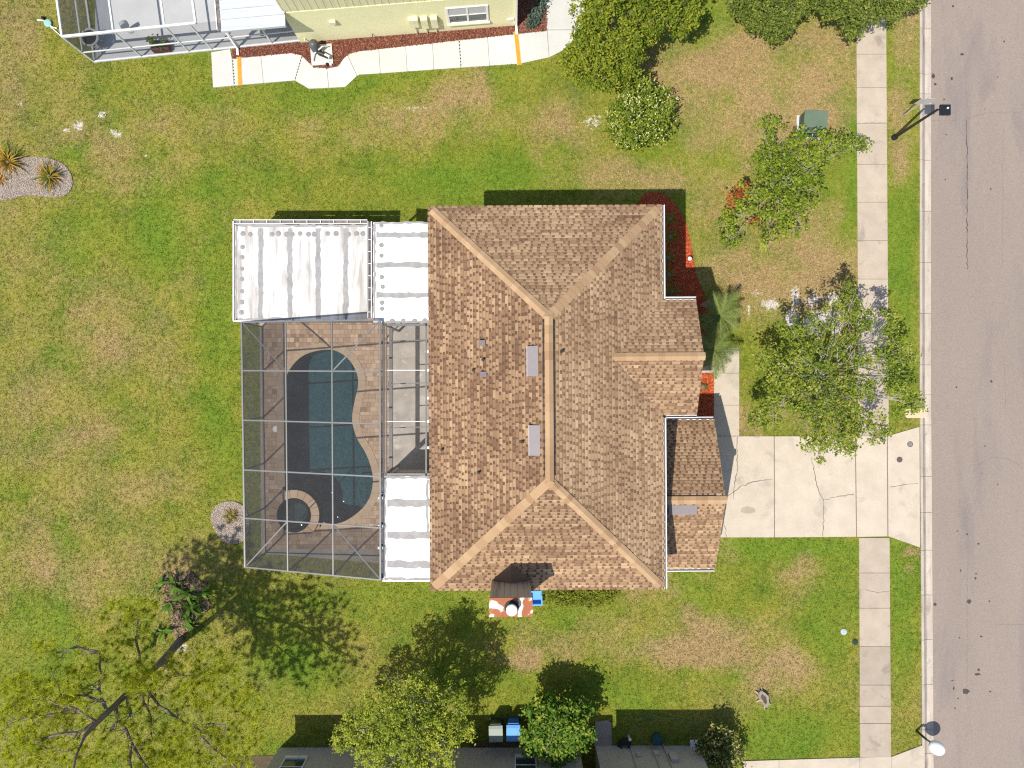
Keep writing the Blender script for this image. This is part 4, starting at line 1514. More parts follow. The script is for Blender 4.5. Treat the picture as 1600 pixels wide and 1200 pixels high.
# garage gable roof
grf = MB()
G0, G1 = Vector((HW - IN, GYM, GZR)), Vector((GX1_, GYM, GZR))
shingle_plane(grf, [Vector((GX1_, GYN, GZE)), Vector((HW - IN, GYN, GZE)), G0, G1], 7, dark=.04)
shingle_plane(grf, [Vector((HW - IN, GYS, GZE)), Vector((GX1_, GYS, GZE)), G1, G0], 8, dark=.02)
obj('roof', grf, shingle, house, kind='stuff', label='lower gable roof over the garage')
mb = MB()
mb.bar(Vector((GX1_ - .01, GYN, GZE - .09)), Vector((GX1_ - .01, GYM, GZR - .09)), .03, .15).bar(Vector((GX1_ - .01, GYS, GZE - .09)), Vector((GX1_ - .01, GYM, GZR - .09)), .03, .15)
obj('fascia', mb, fm, house)

sl = (ZR - ZE) / HW
nS, nN, nE, nW = [Vector(v).normalized() for v in ((0, -sl, 1), (0, sl, 1), (sl, 0, 1), (-sl, 0, 1))]
cap_row(house, cSW, pS, nS, nW, wid=.18)
cap_row(house, cSE, pS, nS, nE, wid=.18)
cap_row(house, cNW, pN, nN, nW, wid=.18)
cap_row(house, cNE, pN, nN, nE, wid=.18)
cap_row(house, pS, pN, nE, nW, wid=.17, ln=.33, expo=.30, lift=.035)
vy = (ZR - ZE) * .95
mb = MB()
for sg in (-1, 1):
    q = [Vector((0, -3.4, ZR + .012)), Vector((0, 3.5, ZR + .012)), Vector((sg * .215, 3.5, ZR + .012 - sl * .215)), Vector((sg * .215, -3.4, ZR + .012 - sl * .215))]
    mb.face(q if sg < 0 else q[::-1])
mb = MB()
for sg in (-1, 1):
    mb.bar(Vector((sg * .195, -2.75, ZR - sl * .195 + .025)), Vector((sg * .195, 2.85, ZR - sl * .195 + .025)), .035, .03)
obj('ridge_vent', mb, vent_dark, house)
pn1, pn2 = Vector((0, PITCH, 1)).normalized(), Vector((0, -PITCH, 1)).normalized()
cap_row(house, R0, R1, pn1, pn2, wid=.17)
gs = (GZR - GZE) / (GYN - GYM)
cap_row(house, G0, G1, Vector((0, gs, 1)).normalized(), Vector((0, -gs, 1)).normalized(), wid=.17, lift=.012)
obj('ridge_vent', MB().bar(Vector((HW, GYM + .18, GZR - gs * .18 + .012)), Vector((GX1_ - .35, GYM + .18, GZR - gs * .18 + .012)), .03, .02), vent_dark, house)
# gutters
for a, b in (((HW + .05, HL), (HW + .05, PYN + .05)), ((HW + .12, PYN + .06), (PX1, PYN + .06)), ((HW + .12, PYS - .06), (PX1, PYS - .06)), ((HW + .05, PYS - .12), (HW + .05, -HL))):
    a3, b3 = Vector((*a, ZE - .05)), Vector((*b, ZE - .05))
    d = (b3 - a3).normalized()
    s = Vector((-d.y, d.x, 0))
    mb = MB().bar(a3 + s * .05, b3 + s * .05, .03, .11).bar(a3 - s * .05, b3 - s * .05, .03, .11)
    gt = obj('gutter', mb, white_paint, house)
    obj('gutter_bottom', MB().bar(a3 - Vector((0, 0, .05)), b3 - Vector((0, 0, .05)), .07, .01), gutter_dark, gt)
for yy in (GYN + .05, GYS - .05):
    a3, b3 = Vector((HW + .1, yy, GZE - .04)), Vector((GX1_ - .05, yy, GZE - .04))
    s = Vector((0, .05, 0))
    gt = obj('gutter', MB().bar(a3 + s, b3 + s, .028, .11).bar(a3 - s, b3 - s, .028, .11), white_paint, house)
    obj('gutter_bottom', MB().bar(a3 - Vector((0, 0, .05)), b3 - Vector((0, 0, .05)), .07, .01), gutter_dark, gt)
obj('downspout', MB().bar(Vector((HW - .3, HL - .3, ZE - .2)), Vector((HW - .3, HL - .3, 0)), .08, .06), white_paint, house)


def to_house(px, py, zg):
    """Photo point on the house's west/east/south roof slope, in the house's own frame."""
    for _ in range(8):
        w = P(px, py, zg) - HC
        x = w.x * math.cos(HR) + w.y * math.sin(HR)
        y = -w.x * math.sin(HR) + w.y * math.cos(HR)
        zg = ZE + sl * min(HW - abs(x), HL - abs(y))
    return Vector((x, y, zg))


# off-ridge vents
for (xa, ya, xb, yb_) in ((823.5, 541, 841, 588), (826.5, 664, 844, 712)):
    a, b = to_house(xa, ya, 7), to_house(xb, yb_, 7)
    xw, xe, yt, yb2 = a.x, b.x, a.y, b.y
    zf = lambda x: ZE + sl * (HW - abs(x))
    o = MB()
    tl, tr = Vector((xw, yt, zf(xw) + .17)), Vector((xe, yt, zf(xe) + .03))
    bl, br = Vector((xw, yb2, zf(xw) + .17)), Vector((xe, yb2, zf(xe) + .03))
    o.face([bl, br, tr, tl])
    for q in ((bl, tl), (tl, tr), (tr, br), (br, bl)):
        o.face([q[0], q[1], q[1] - Vector((0, 0, .14)), q[0] - Vector((0, 0, .14))])
    v_ = obj('roof_vent', o, flashing, house, label='long grey box vent near the ridge')
    obj('vent_lip', MB().bar(bl + Vector((-.01, 0, -.02)), tl + Vector((-.01, 0, -.02)), .03, .04), plain('vent_lip', (0.55, 0.48, 0.46), None, 4, .5) if 'vent_lip' not in MATS else MATS['vent_lip'], v_)
a = Vector((HW + .62, GYM - .25, 0))
zg = lambda y: GZR - gs * abs(y - GYM)
o = MB()
q0, q1, q2, q3 = [Vector((x, y, zg(y) + h)) for x, y, h in ((5.05, GYM - .62, .16), (6.2, GYM - .62, .16), (6.2, GYM - .22, .03), (5.05, GYM - .22, .03))]
o.face([q0, q1, q2, q3])
for a_, b_ in ((q0, q1), (q1, q2), (q2, q3), (q3, q0)):
    o.face([a_, a_ - Vector((0, 0, .14)), b_ - Vector((0, 0, .14)), b_])
obj('roof_vent', o, flashing, house, label='grey box vent on the garage roof')
for (px, py) in ((753, 536), (755, 585)):
    p = to_house(px, py, 6.5)
    zf = lambda x: ZE + sl * (HW - abs(x))
    o = MB()
    a_, b_, c_, d_2 = [Vector((p.x + dx, p.y + dy, zf(p.x + dx) + h)) for dx, dy, h in ((-.11, -.10, .24), (.13, -.10, .06), (.13, .10, .06), (-.11, .10, .24))]
    o.face([a_, b_, c_, d_2])
    for m_, n_ in ((a_, b_), (b_, c_), (c_, d_2), (d_2, a_)):
        o.face([m_, m_ - Vector((0, 0, .26)), n_ - Vector((0, 0, .26)), n_])
    obj('bath_vent', o, flashing, house, label='small hooded vent on the west slope')
for (px, py) in ((740, 578), (755, 562), (877, 549), (816, 690), (691, 702), (748, 738)):
    p = to_house(px, py, 6.5)
    mb = MB().lathe(p.x, p.y, [(.075, p.z + .025), (.045, p.z + .05), (.04, p.z + .20), (.03, p.z + .20), (.03, p.z + .15)], 10)
    pp = obj('pipe_vent', mb, lead, house)
    obj('pipe_opening', MB().lathe(p.x, p.y, [(.032, p.z + .19), (.028, p.z + .196)], 10), vent_dark, pp)
# chimney (its own boards and cap)
CX0, CX1, CY0, CY1, CZ = -2.17, -0.68, -7.72, -7.10, 7.62
chim = obj('chimney', MB().box(CX0 + .02, CX1 - .02, CY0 + .02, CY1 - .02, 0, CZ), chimney_face, house)
nb = 6
for k in range(nb):
    xa = CX0 + .02 + (CX1 - CX0 - .04) * k / nb
    xb = CX0 + .02 + (CX1 - CX0 - .04) * (k + 1) / nb
    obj('board', MB().box(xa + .006, xb - .006, CY1 - .02, CY1, ZE - .2, CZ - .01), chimney_face, chim)
for xa in (CX0, CX1 - .10):
    obj('corner_board', MB().box(xa, xa + .10, CY1 - .005, CY1 + .022, ZE - .2, CZ - .005), chimney_face, chim)
cap = obj('chimney_cap', MB().box(CX0 - .03, CX1 + .03, CY0 - .03, CY1 + .03, CZ, CZ + .06), MATS['rusty_cap'], house, label='rust stained white metal chimney cap')
fx, fy = (CX0 + CX1) / 2 + .03, (CY0 + CY1) / 2
obj('flue', MB().lathe(fx, fy, [(.26, CZ + .06), (.25, CZ + .075), (.13, CZ + .08), (.13, CZ + .34)], 24), vent_dark, cap)
obj('flue_hood', MB().lathe(fx, fy, [(.20, CZ + .30), (.20, CZ + .42), (.19, CZ + .44), (.05, CZ + .455)], 24), white_paint, cap)
# roof cricket behind the chimney
zc2 = lambda y: ZE + sl * (HL - abs(y))
o = MB()
ra, rb = Vector(((CX0 + CX1) / 2, CY1, zc2(CY1) + .42)), Vector(((CX0 + CX1) / 2, CY1 + .80, zc2(CY1 + .80) + .01))
el, er = Vector((CX0, CY1, zc2(CY1) + .02)), Vector((CX1, CY1, zc2(CY1) + .02))
o.face([el, ra, rb][::-1], .4)
o.face([er, rb, ra][::-1], .4)
obj('cricket', o, shingle, house)

# ------------------------------------------------------------------ yellow house (north)
a, b = P(470, 67), P(808, 40)
YA = math.atan2((b - a).y, (b - a).x)
YL = (b - a).length
yel = thing('house', 'pale yellow stucco house behind the white concrete path', 'house', (a.x, a.y, 0), YA)
yd = Vector((math.cos(YA), math.sin(YA), 0))
yn = Vector((-math.sin(YA), math.cos(YA), 0))
EYE = Vector((0, 0, CAM_Z))


def wall_hit(px, py, org, xd, nd):
    """Where the sight line of a photo point meets a vertical wall: (distance along the wall, height)."""
    d = P(px, py, 0) - EYE
    t = (org - EYE).dot(nd) / d.dot(nd)
    q = EYE + d * t
    return (q - org).dot(xd), q.z


yh = lambda px, py: wall_hit(px, py, yel.location.copy(), yd, yn)
obj('wall', MB().box(0, YL, 0, 9, -.1, 2.65), stucco_yellow, yel)
obj('upper_wall', MB().box(0.02, YL - .02, .03, 9, 2.652, 5.0), siding_yellow, yel)
mb = MB()
for k in range(int(YL / .3)):
    mb.box(.06 + k * .3, .085 + k * .3, .018, .031, 2.66, 5.0)
obj('batten', mb, siding_yellow, yel, kind='stuff')
mb = MB()
hp = [Vector(v) for v in ((-.3, -.3, 5.05), (YL + .3, -.3, 5.05), (YL + .3, 9.3, 5.05), (-.3, 9.3, 5.05))]
r1, r2 = Vector((4.5, 4.5, 7.3)), Vector((YL - 4.5, 4.5, 7.3))
for f in ((hp[0], hp[1], r2, r1), (hp[1], hp[2], r2), (hp[2], hp[3], r1, r2), (hp[3], hp[0], r1), (hp[3], hp[2], hp[1], hp[0])):
    mb.face(f, .5)
obj('roof', mb, shingle, yel)


def wall_window(parent, x0, x1, z0, z1, sashes=2, frame=white_paint, sill=None, depth=.05, gl=glass):
    w = obj('window', MB().box(x0, x1, -.012, -.004, z0, z1), gl, parent)
    fw = .06
    f = MB()
    for (a0, a1, b0, b1) in ((x0 - fw, x1 + fw, z1, z1 + fw), (x0 - fw, x1 + fw, z0 - fw, z0), (x0 - fw, x0, z0, z1), (x1, x1 + fw, z0, z1)):
        f.box(a0, a1, -.05, -.002, b0, b1)
    obj('frame', f, frame, w)
    for k in range(sashes):
        xa, xb = x0 + (x1 - x0) * k / sashes, x0 + (x1 - x0) * (k + 1) / sashes
        zm = (z0 + z1) / 2
        m_ = MB().box(xa, xa + .04, -.045, -.013, z0, z1).box(xb - .04, xb, -.045, -.013, z0, z1).box(xa + .04, xb - .04, -.044, -.013, zm - .025, zm + .025)
        obj('sash', m_, frame, w)
        obj('pane', MB().box(xa + .045, xb - .045, -.022, -.013, zm + .03, z1 - .01), blind_white, w)
    if sill:
        obj('sill', MB().box(x0 - .1, x1 + .1, -.12, -.003, z0 - fw - .08, z0 - fw - .002), sill, w)
    return w


x0, z0 = yh(702, 36)
x1, z1 = yh(760, 8)
wall_window(yel, x0, x1, z0 + .05, z1, 2, white_paint, yellow_paint)
for (pa, pb, pc_, pd) in ((637, 26, 655, 36), (656, 25, 670, 38), (671.5, 24, 685, 37)):
    xa, zt = yh(pa, pb)
    xb, zb = yh(pc_, pd)
    mb_ = obj('meter_box', MB().box(xa, xb, -.2, -.003, zb, max(zt, zb + .35)), yellow_paint, yel, bevel=.01)
    obj('conduit', MB().bar(Vector(((xa + xb) / 2, -.05, zb)), Vector(((xa + xb) / 2, -.05, 0)), .04, .04), yellow_paint, mb_)
xa, zt = yh(512, 28)
xb, zb = yh(525, 33)
obj('wall_box', MB().box(xa, xb, -.13, -.003, zb - .05, zb + .15), yellow_paint, yel, bevel=.01)
xa, zt = yh(793, 29)
obj('wall_box', MB().box(xa, xa + .3, -.06, -.003, zt - .1, zt + .05), white_paint, yel, bevel=.01)
xa, zt = yh(582, 53)
obj('hose_tap', MB().bar(Vector((xa, -.002, zt)), Vector((xa, -.12, zt)), .03, .03).bar(Vector((xa, -.12, zt + .01)), Vector((xa, -.14, zt - .08)), .025, .025), black_metal, yel)
xa, zt = yh(476, 60)
obj('hose_tap', MB().bar(Vector((xa, -.002, zt)), Vector((xa, -.12, zt)), .05, .05), yellow_paint, yel)
obj('downspout', MB().bar(Vector((YL - .05, -.06, 4.9)), Vector((YL - .05, -.06, .12)), .09, .08).bar(Vector((YL - .05, -.05, .15)), Vector((YL - .05, -.42, .03)), .10, .08), white_paint, yel)

# white path with joints
ypath = structure('garden_path')


def ylow(x):
    for (x0_, y0_), (x1_, y1_) in zip(yellow_path_px_low[:-1], yellow_path_px_low[1:]):
        if x0_ <= x <= x1_:
            return y0_ + (y1_ - y0_) * (x - x0_) / (x1_ - x0_)
    return 40


def yup(x):
    pts = yellow_path_px_up
    for (x0_, y0_), (x1_, y1_) in zip(pts[1:-2], pts[2:-1]):
        if x0_ <= x <= x1_:
            return y0_ + (y1_ - y0_) * (x - x0_) / (x1_ - x0_)
    return 48


pth = []
pth.append([(330, 82), (360, 77), (363, 92), (366, 134), (333, 137)])
cuts = [((363, 92), (366, 134)), ((408, 87.5), (412, 130)), ((472, 87), (461, 126)), ((511, 107), (514, 137.5)), ((543, 86), (558, 119)), ((592, 77), (594.5, 115)), ((634, 72.3), (636.5, 112)),
        ((676, 67.7), (678, 109)), ((717, 63), (720, 106)), ((762, 58.2), (765, 103)), ((808, 53.2), (811, 100)), ((855, 48), (858, 90))]
for (ua, la), (ub, lb) in zip(cuts[:-1], cuts[1:]):
    up = [ua] + [p for p in yellow_path_px_up if ua[0] + 2 < p[0] < ub[0] - 2 and p[1] > 0] + [ub]
    lo = [la] + [p for p in yellow_path_px_low if la[0] + 2 < p[0] < lb[0] - 2] + [lb]
    pth.append(up + lo[::-1])
pth.append([(855, 48), (858, 90), (878, 80), (893, 66), (905, 47), (854, 47.5)])
pth.append([(854, 47), (905, 46.5), (913, 30), (920, -60), (852, -60)])
slab_row(ypath, [px_poly(p) for p in pth], concrete_white, z1=0.03, gap=0.008)
for (ua, la) in (((364, 94), (367, 133)), ((472, 89), (461, 125)), ((718, 64), (720.5, 105))):
    n = 8
    for k in range(n):
        p, q = P(*ua).lerp(P(*la), (k + .15) / n), P(*ua).lerp(P(*la), (k + .6) / n)
        obj('drain_slot', MB().bar(p + Vector((0, 0, .0315)), q + Vector((0, 0, .0315)), .045, .004), rubber_dark, ypath)
for nm, (ua, la), wd in (('orange drain strip crossing the white path near the screened patio', ((374, 90), (375.5, 134)), .15), ('orange drain strip crossing the white path at the yellow house corner', ((806, 50), (811.5, 102)), .15)):
    p, q = P(*ua), P(*la)
    t = thing('drain_cover', nm, 'drain cover', ((p.x + q.x) / 2, (p.y + q.y) / 2, .03), 0, 'orange drain strips across the white path')
    off = t.location
    obj('cover', MB().bar(p + Vector((0, 0, .045)), q + Vector((0, 0, .045)), wd, .03), orange_paint, t, world_co=True)
    s = (q - p).normalized()
    s = Vector((-s.y, s.x, 0)) * (wd / 2 + .02)
    obj('edge', MB().bar(p + s + Vector((0, 0, .035)), q + s + Vector((0, 0, .035)), .03, .014).bar(p - s + Vector((0, 0, .035)), q - s + Vector((0, 0, .035)), .03, .014), plain('orange_pale', (0.85, 0.55, 0.25), None, 4, .6) if 'orange_pale' not in MATS else MATS['orange_pale'], t, world_co=True)

# neighbour's screened patio
ENC = P(148, 97)
enc = thing('screen_enclosure', 'white framed screened patio attached to the yellow house', 'screen enclosure', (ENC.x, ENC.y, 0))
EZ = 2.4
eA, eB = P(148, 97), P(471, 64)
eW = P(118, -120)
obj('patio_floor', MB().prism([tuple(p)[:2] for p in (eA + Vector((.05, .05, 0)), eB, eB + yn * 8, eW + Vector((.9, 0, 0)))], -.06, .03), plain('patio_grey', (0.46, 0.46, 0.46), (0.42, 0.42, 0.42), 1, .8, fine=.04), enc, world_co=True)
up = Vector((0, 0, EZ))


def ebar(a, b, w=.07, h=.07, name='beam', mat=alu_white):
    obj(name, MB().bar(a, b, w, h), mat, enc, world_co=True)


fr_t = [0, .23, .46, .57, .70, .86, 1]
# front wall: kick plate, rail, top beam, posts
ebar(eA + Vector((0, 0, .06)), eB + Vector((0, 0, .06)), .08, .1, 'kick_plate')
ebar(eA + Vector((0, 0, .95)), eB + Vector((0, 0, .95)), .05, .05, 'rail')
rEnd = eA.lerp(eB, .60)
ebar(eA + up, rEnd + up, .10, .10)
for t in fr_t:
    p = eA.lerp(eB, t)
    ebar(p, p + up, .06, .06, 'post')
p = eA.lerp(eB, .70)
ebar(eA, eW, .08, .1, 'kick_plate')
ebar(eA + up, eW + up, .08, .08)
ebar(eA + Vector((0, 0, .95)), eW + Vector((0, 0, .95)), .05, .05, 'rail')
for t in (.5, 1):
    p = eA.lerp(eW, t)
    ebar(p, p + up, .06, .06, 'post')
# roof beams
wv = eW - eA
for t in (.23, .46):
    p = eA.lerp(eB, t) + up
    ebar(p, p + wv * 1.0, .07, .07, 'beam')
for t in (.5,):
    p = eA + wv * t + up
    ebar(p, p + (rEnd - eA), .06, .06, 'purlin')
ebar(eA.lerp(eW, .42) + up, eA.lerp(eB, .23) + wv * .0 + up + wv * .62, .06, .06, 'brace')
p0, p1 = rEnd + up, rEnd + up + wv
ebar(p0, p1, .09, .12)
for ta, tb in zip(fr_t[:-1], fr_t[1:]):
    mb = MB()
    mb.face([eA.lerp(eB, ta), eA.lerp(eB, tb), eA.lerp(eB, tb) + up, eA.lerp(eB, ta) + up])
    obj('screen_panel', mb, screen_wall if False else screen_roof, enc, world_co=True)
mb = MB()
mb.face([eA, eW, eW + up, eA + up])
obj('screen_panel', mb, screen_wall, enc, world_co=True)
mb = MB()
mb.face([eA + up, rEnd + up, rEnd + up + wv, eA + up + wv])
obj('screen_panel', mb, screen_light, enc, world_co=True)
# ribbed metal roof
mr = thing('patio_roof', 'ribbed white metal roof over the screened patio of the yellow house', 'patio roof', (P(390, 40, 2.75).x, P(390, 40, 2.75).y, 0))
q1, q2 = P(345, 45, 2.6), P(446, 37, 2.75)
q1.z, q2.z = 2.55, 2.75
xd_ = (q2 - q1)
for k in range(7):
    o0 = q1 + yn * (.42 * k)
    mb = MB()
    w_ = yn * .40
    mb.face([o0, o0 + xd_, o0 + xd_ + w_, o0 + w_])
    mb.face([o0, o0 + w_, o0 + w_ - Vector((0, 0, .05)), o0 - Vector((0, 0, .05))])
    obj('roof_panel', mb, metal_roof, mr, world_co=True)
    obj('rib', MB().bar(o0 + w_ * 1.02 + Vector((0, 0, .03)), o0 + xd_ + w_ * 1.02 + Vector((0, 0, .03)), .035, .07), metal_roof, mr, world_co=True)
obj('fascia', MB().bar(q1 - yn * .06 - Vector((0, 0, .03)), q2 - yn * .06 - Vector((0, 0, .03)), .10, .14), metal_roof, mr, world_co=True)
obj('gutter', MB().bar(q1 - Vector((.09, 0, .08)), q1 - Vector((.09, 0, .08)) + yn * 3, .12, .10), gutter_dark, mr, world_co=True)
obj('gutter_edge', MB().bar(q1 - Vector((.18, 0, .05)), q1 - Vector((.18, 0, .05)) + yn * 3, .04, .12), white_paint, mr, world_co=True)
dsp = P(372, 80)
ds = thing('downspout', 'white downspout leaning from the metal patio roof to the mulch', 'downspout', (dsp.x, dsp.y, 0))
obj('pipe', MB().bar(dsp + Vector((0, .1, .05)), dsp + Vector((0, .28, 2.45)), .09, .09), white_paint, ds, world_co=True)
obj('outlet', MB().bar(dsp + Vector((0, .1, .09)), dsp + Vector((0.01, -.2, .045)), .10, .08), white_paint, ds, world_co=True)
# things on that patio
c = P(154, 70)
tb = thing('patio_table', 'round patio table with dark top inside the screened patio', 'table', (c.x, c.y, .03))
obj('tabletop', MB().lathe(0, 0, [(.40, .66), (.42, .68), (.42, .70), (.33, .705)], 24), sign_grey, tb)
obj('top_inset', MB().lathe(0, 0, [(.33, .70), (.325, .708)], 24), rubber_dark, tb)
for k in range(3):
    a = 2 * PI * k / 3 + .4
    obj('leg', MB().bar(Vector((.30 * math.cos(a), .30 * math.sin(a), 0)), Vector((.12 * math.cos(a), .12 * math.sin(a), .66)), .04, .04), sign_grey, tb)
c = P(255, 76)
pl = thing('planter', 'dark red rectangular planter against the patio screen', 'planter', (c.x, c.y, .03), YA)
obj('box', MB().box(-.40, .40, -.22, .22, 0, .35), plain('planter_red', (0.16, 0.045, 0.035), None, 5, .8), pl, bevel=.01)
obj('soil', MB().box(-.36, .36, -.18, .18, .351, .37), soil, pl)
c = P(205, 48)
fan = thing('floor_fan', 'small grey floor fan on the screened patio', 'fan', (c.x, c.y, .03), .5)
obj('base', MB().lathe(0, 0, [(.16, 0), (.16, .03), (.03, .05), (.03, .5)], 16), plain('fan_grey', (0.30, 0.33, 0.36), None, 4, .5), fan)
obj('head', MB().tube([(-.02, -.08, .55), (-.02, .08, .55)], .20, 16), MATS['fan_grey'], fan)

# pool equipment on a pad by the yellow wall
c = P(505, 88)
pe = thing('pool_equipment', 'pool pump and filter on a concrete pad beside yellow wall', 'pool equipment', (c.x, c.y, .01), YA)
obj('pad', MB().box(-.55, .45, -.42, .52, -.05, .08), concrete_white, pe)
obj('filter_tank', MB().lathe(-.25, .28, [(.20, .08), (.22, .15), (.22, .65), (.15, .78), (.05, .82)], 18), plain('tank_grey', (0.10, 0.105, 0.105), None, 4, .4), pe, smooth=True)
pm = obj('pump', MB().tube([(-.1, .05, .25), (.32, -.18, .25)], [.12, .10], 12), black_metal, pe)
obj('pump_motor', MB().tube([(.15, -.08, .27), (.36, -.20, .27)], [.09, .085], 12), alu_white, pm)
for pts in ([(-.25, .05, .3), (-.42, .0, .3), (-.45, -.3, .12)], [(-.1, .1, .42), (.1, .25, .42), (.3, .35, .2)], [(-.45, -.3, .12), (-.05, -.36, .12), (.3, -.34, .12)]):
    obj('pipe', MB().tube(pts, .032, 8), white_paint, pe)
obj('valve', MB().lathe(.18, -.42, [(.07, 0), (.07, .12), (.03, .2)], 10), black_metal, pe)
obj('valve', MB().lathe(.34, -.44, [(.06, 0), (.06, .10), (.05, .14)], 10), white_paint, pe)
# teal lid and pipe on the lawn
c = P(76, 37)
ck = thing('pool_cleaner_lid', 'pale teal round lid and white pipe lying on the grass', 'valve lid', (c.x, c.y, 0))
obj('lid', MB().lathe(0, 0, [(.17, 0), (.17, .08), (.13, .10)], 18), teal_plastic, ck)
obj('pipe', MB().tube([(-.5, .15, .05), (-.2, .12, .06), (.2, -.18, .05), (.42, -.24, .05)], .03, 7), white_paint, ck)
obj('pipe', MB().tube([(0.05, -.1, .03), (.5, -.5, .03), (.62, -.62, .03)], .022, 6), white_paint, ck)
obj('valve', MB().lathe(-.22, .24, [(.07, 0), (.07, .1), (.05, .14)], 10), black_metal, ck)

# ------------------------------------------------------------------ taupe house (south)
tx0, tx1, ty = P(437, 1168).x, P(905, 1168).x, P(0, 1168).y
bx0, bx1, by = P(930, 1165).x, P(1089, 1165).x, P(0, 1165).y
tau = thing('house', 'taupe stucco house at the bottom with shaded wall facing the lawn', 'house', ((tx0 + bx1) / 2, ty, 0))
obj('wall', MB().box(tx0, tx1, ty - 10, ty, -.1, 2.8), stucco_taupe, tau, world_co=True)
obj('wall', MB().box(bx0, bx1, by - 10, by, -.1, 3.2), stucco_taupe, tau, world_co=True)
obj('wall', MB().box(tx1 - .5, bx0 + .5, ty - 9, ty - 3, -.1, 2.8), stucco_taupe, tau, world_co=True)
for (x0, x1, y1, ze) in ((tx0 - .45, tx1 + .4, ty + .38, 2.85), (bx0 - .35, bx1 + .4, by + .38, 3.25)):
    mb = MB()
    w = (x1 - x0)
    hp = [Vector(v) for v in ((x0, y1 - 11, ze), (x1, y1 - 11, ze), (x1, y1, ze), (x0, y1, ze))]
    r = min(w, 11) / 2 * .98
    r1, r2 = (Vector((x0 + r, y1 - 5.5, ze + r * .5)), Vector((x1 - r, y1 - 5.5, ze + r * .5))) if w > 11 else (Vector(((x0 + x1) / 2, y1 - 11 + r, ze + r * .5)), Vector(((x0 + x1) / 2, y1 - r, ze + r * .5)))
    if w > 11:
        fs = ((hp[0], hp[1], r2, r1), (hp[1], hp[2], r2), (hp[2], hp[3], r1, r2), (hp[3], hp[0], r1))
    else:
        fs = ((hp[0], hp[1], r1), (hp[1], hp[2], r2, r1), (hp[2], hp[3], r2), (hp[3], hp[0], r1, r2))
    for f in fs:
        mb.face(f, .5)
    mb.face([hp[3], hp[2], hp[1], hp[0]], .5)
    obj('roof', mb, shingle, tau, world_co=True)
    obj('fascia', MB().bar(hp[3] - Vector((0, .01, .08)), hp[2] - Vector((0, .01, .08)), .03, .15), white_paint, tau, world_co=True)
th = lambda px, py, oy=ty: ((CAM_Z * 0 + (px - 800) / (py - 600) * -oy), CAM_Z - CAM_Z * (-oy * FOC / CAM_Z) / (py - 600))


def taupe_window(pxa, pxb, pys):
    xa, z0 = th(pxa, pys)
    xb, _ = th(pxb, pys)
    w = obj('window', MB().box(xa, xb, ty + .004, ty + .012, z0, z0 + 1.3), glass, tau, world_co=True)
    w.parent = tau
    f = MB()
    for (a0, a1, b0, b1) in ((xa - .05, xb + .05, z0 + 1.3, z0 + 1.35), (xa - .05, xa, z0, z0 + 1.3), (xb, xb + .05, z0, z0 + 1.3), (xa, xb, z0 + .62, z0 + .66)):
        f.box(a0, a1, ty + .003, ty + .04, b0, b1)
    f.v = [(a - tau.location.x, b - tau.location.y, c) for a, b, c in f.v]
    obj('frame', f, white_paint, w)
    s = MB().box(xa - .04, xb + .04, ty + .002, ty + .10, z0 - .16, z0 - .002)
    s.v = [(a - tau.location.x, b - tau.location.y, c) for a, b, c in s.v]
    obj('sill', s, white_paint, w)


taupe_window(446, 478, 1187)
taupe_window(806, 836, 1184)
for (px, py, w, h, d, mt) in ((1045, 1182, .35, .55, .16, stucco_taupe), (1021, 1178, .22, .25, .12, stucco_taupe), (995, 1180, .18, .2, .1, stucco_taupe)):
    xa, z0 = th(px, py, by)
    b_ = obj('meter_box', MB().box(xa, xa + w, by + .003, by + d, z0 - .1, z0 + h), mt, tau, world_co=True)
for px in (1018, 1036, 984):
    xa = P(px, 1165).x
    obj('conduit', MB().bar(Vector((xa, by + .04, 0.0)), Vector((xa, by + .04, 3.0)), .05, .05), stucco_taupe, tau, world_co=True)
xa = bx1 - .35
obj('wall_box', MB().box(xa, xa + .36, by + .003, by + .30, .05, .20), white_paint, tau, world_co=True, bevel=.01)
pdz = obj('concrete_pad', MB().prism(pad_poly, -.05, .03), concrete_old)
tag(pdz, 'grey concrete pad on the grass against the taupe house', 'concrete pad')
# planting strip soil along the wall
o = obj('soil_strip', MB().prism(px_poly([(735, 1158), (905, 1156), (905, 1170), (735, 1170)]), -.1, .015), soil, kind='stuff')
o['label'] = 'dark soil strip at the foot of the taupe wall'
o = obj('soil_strip', MB().prism(px_poly([(350, 1183), (430, 1180), (440, 1260), (330, 1260)]), -.1, .015), soil, kind='stuff')
o['label'] = 'dark soil bed left of the taupe house'


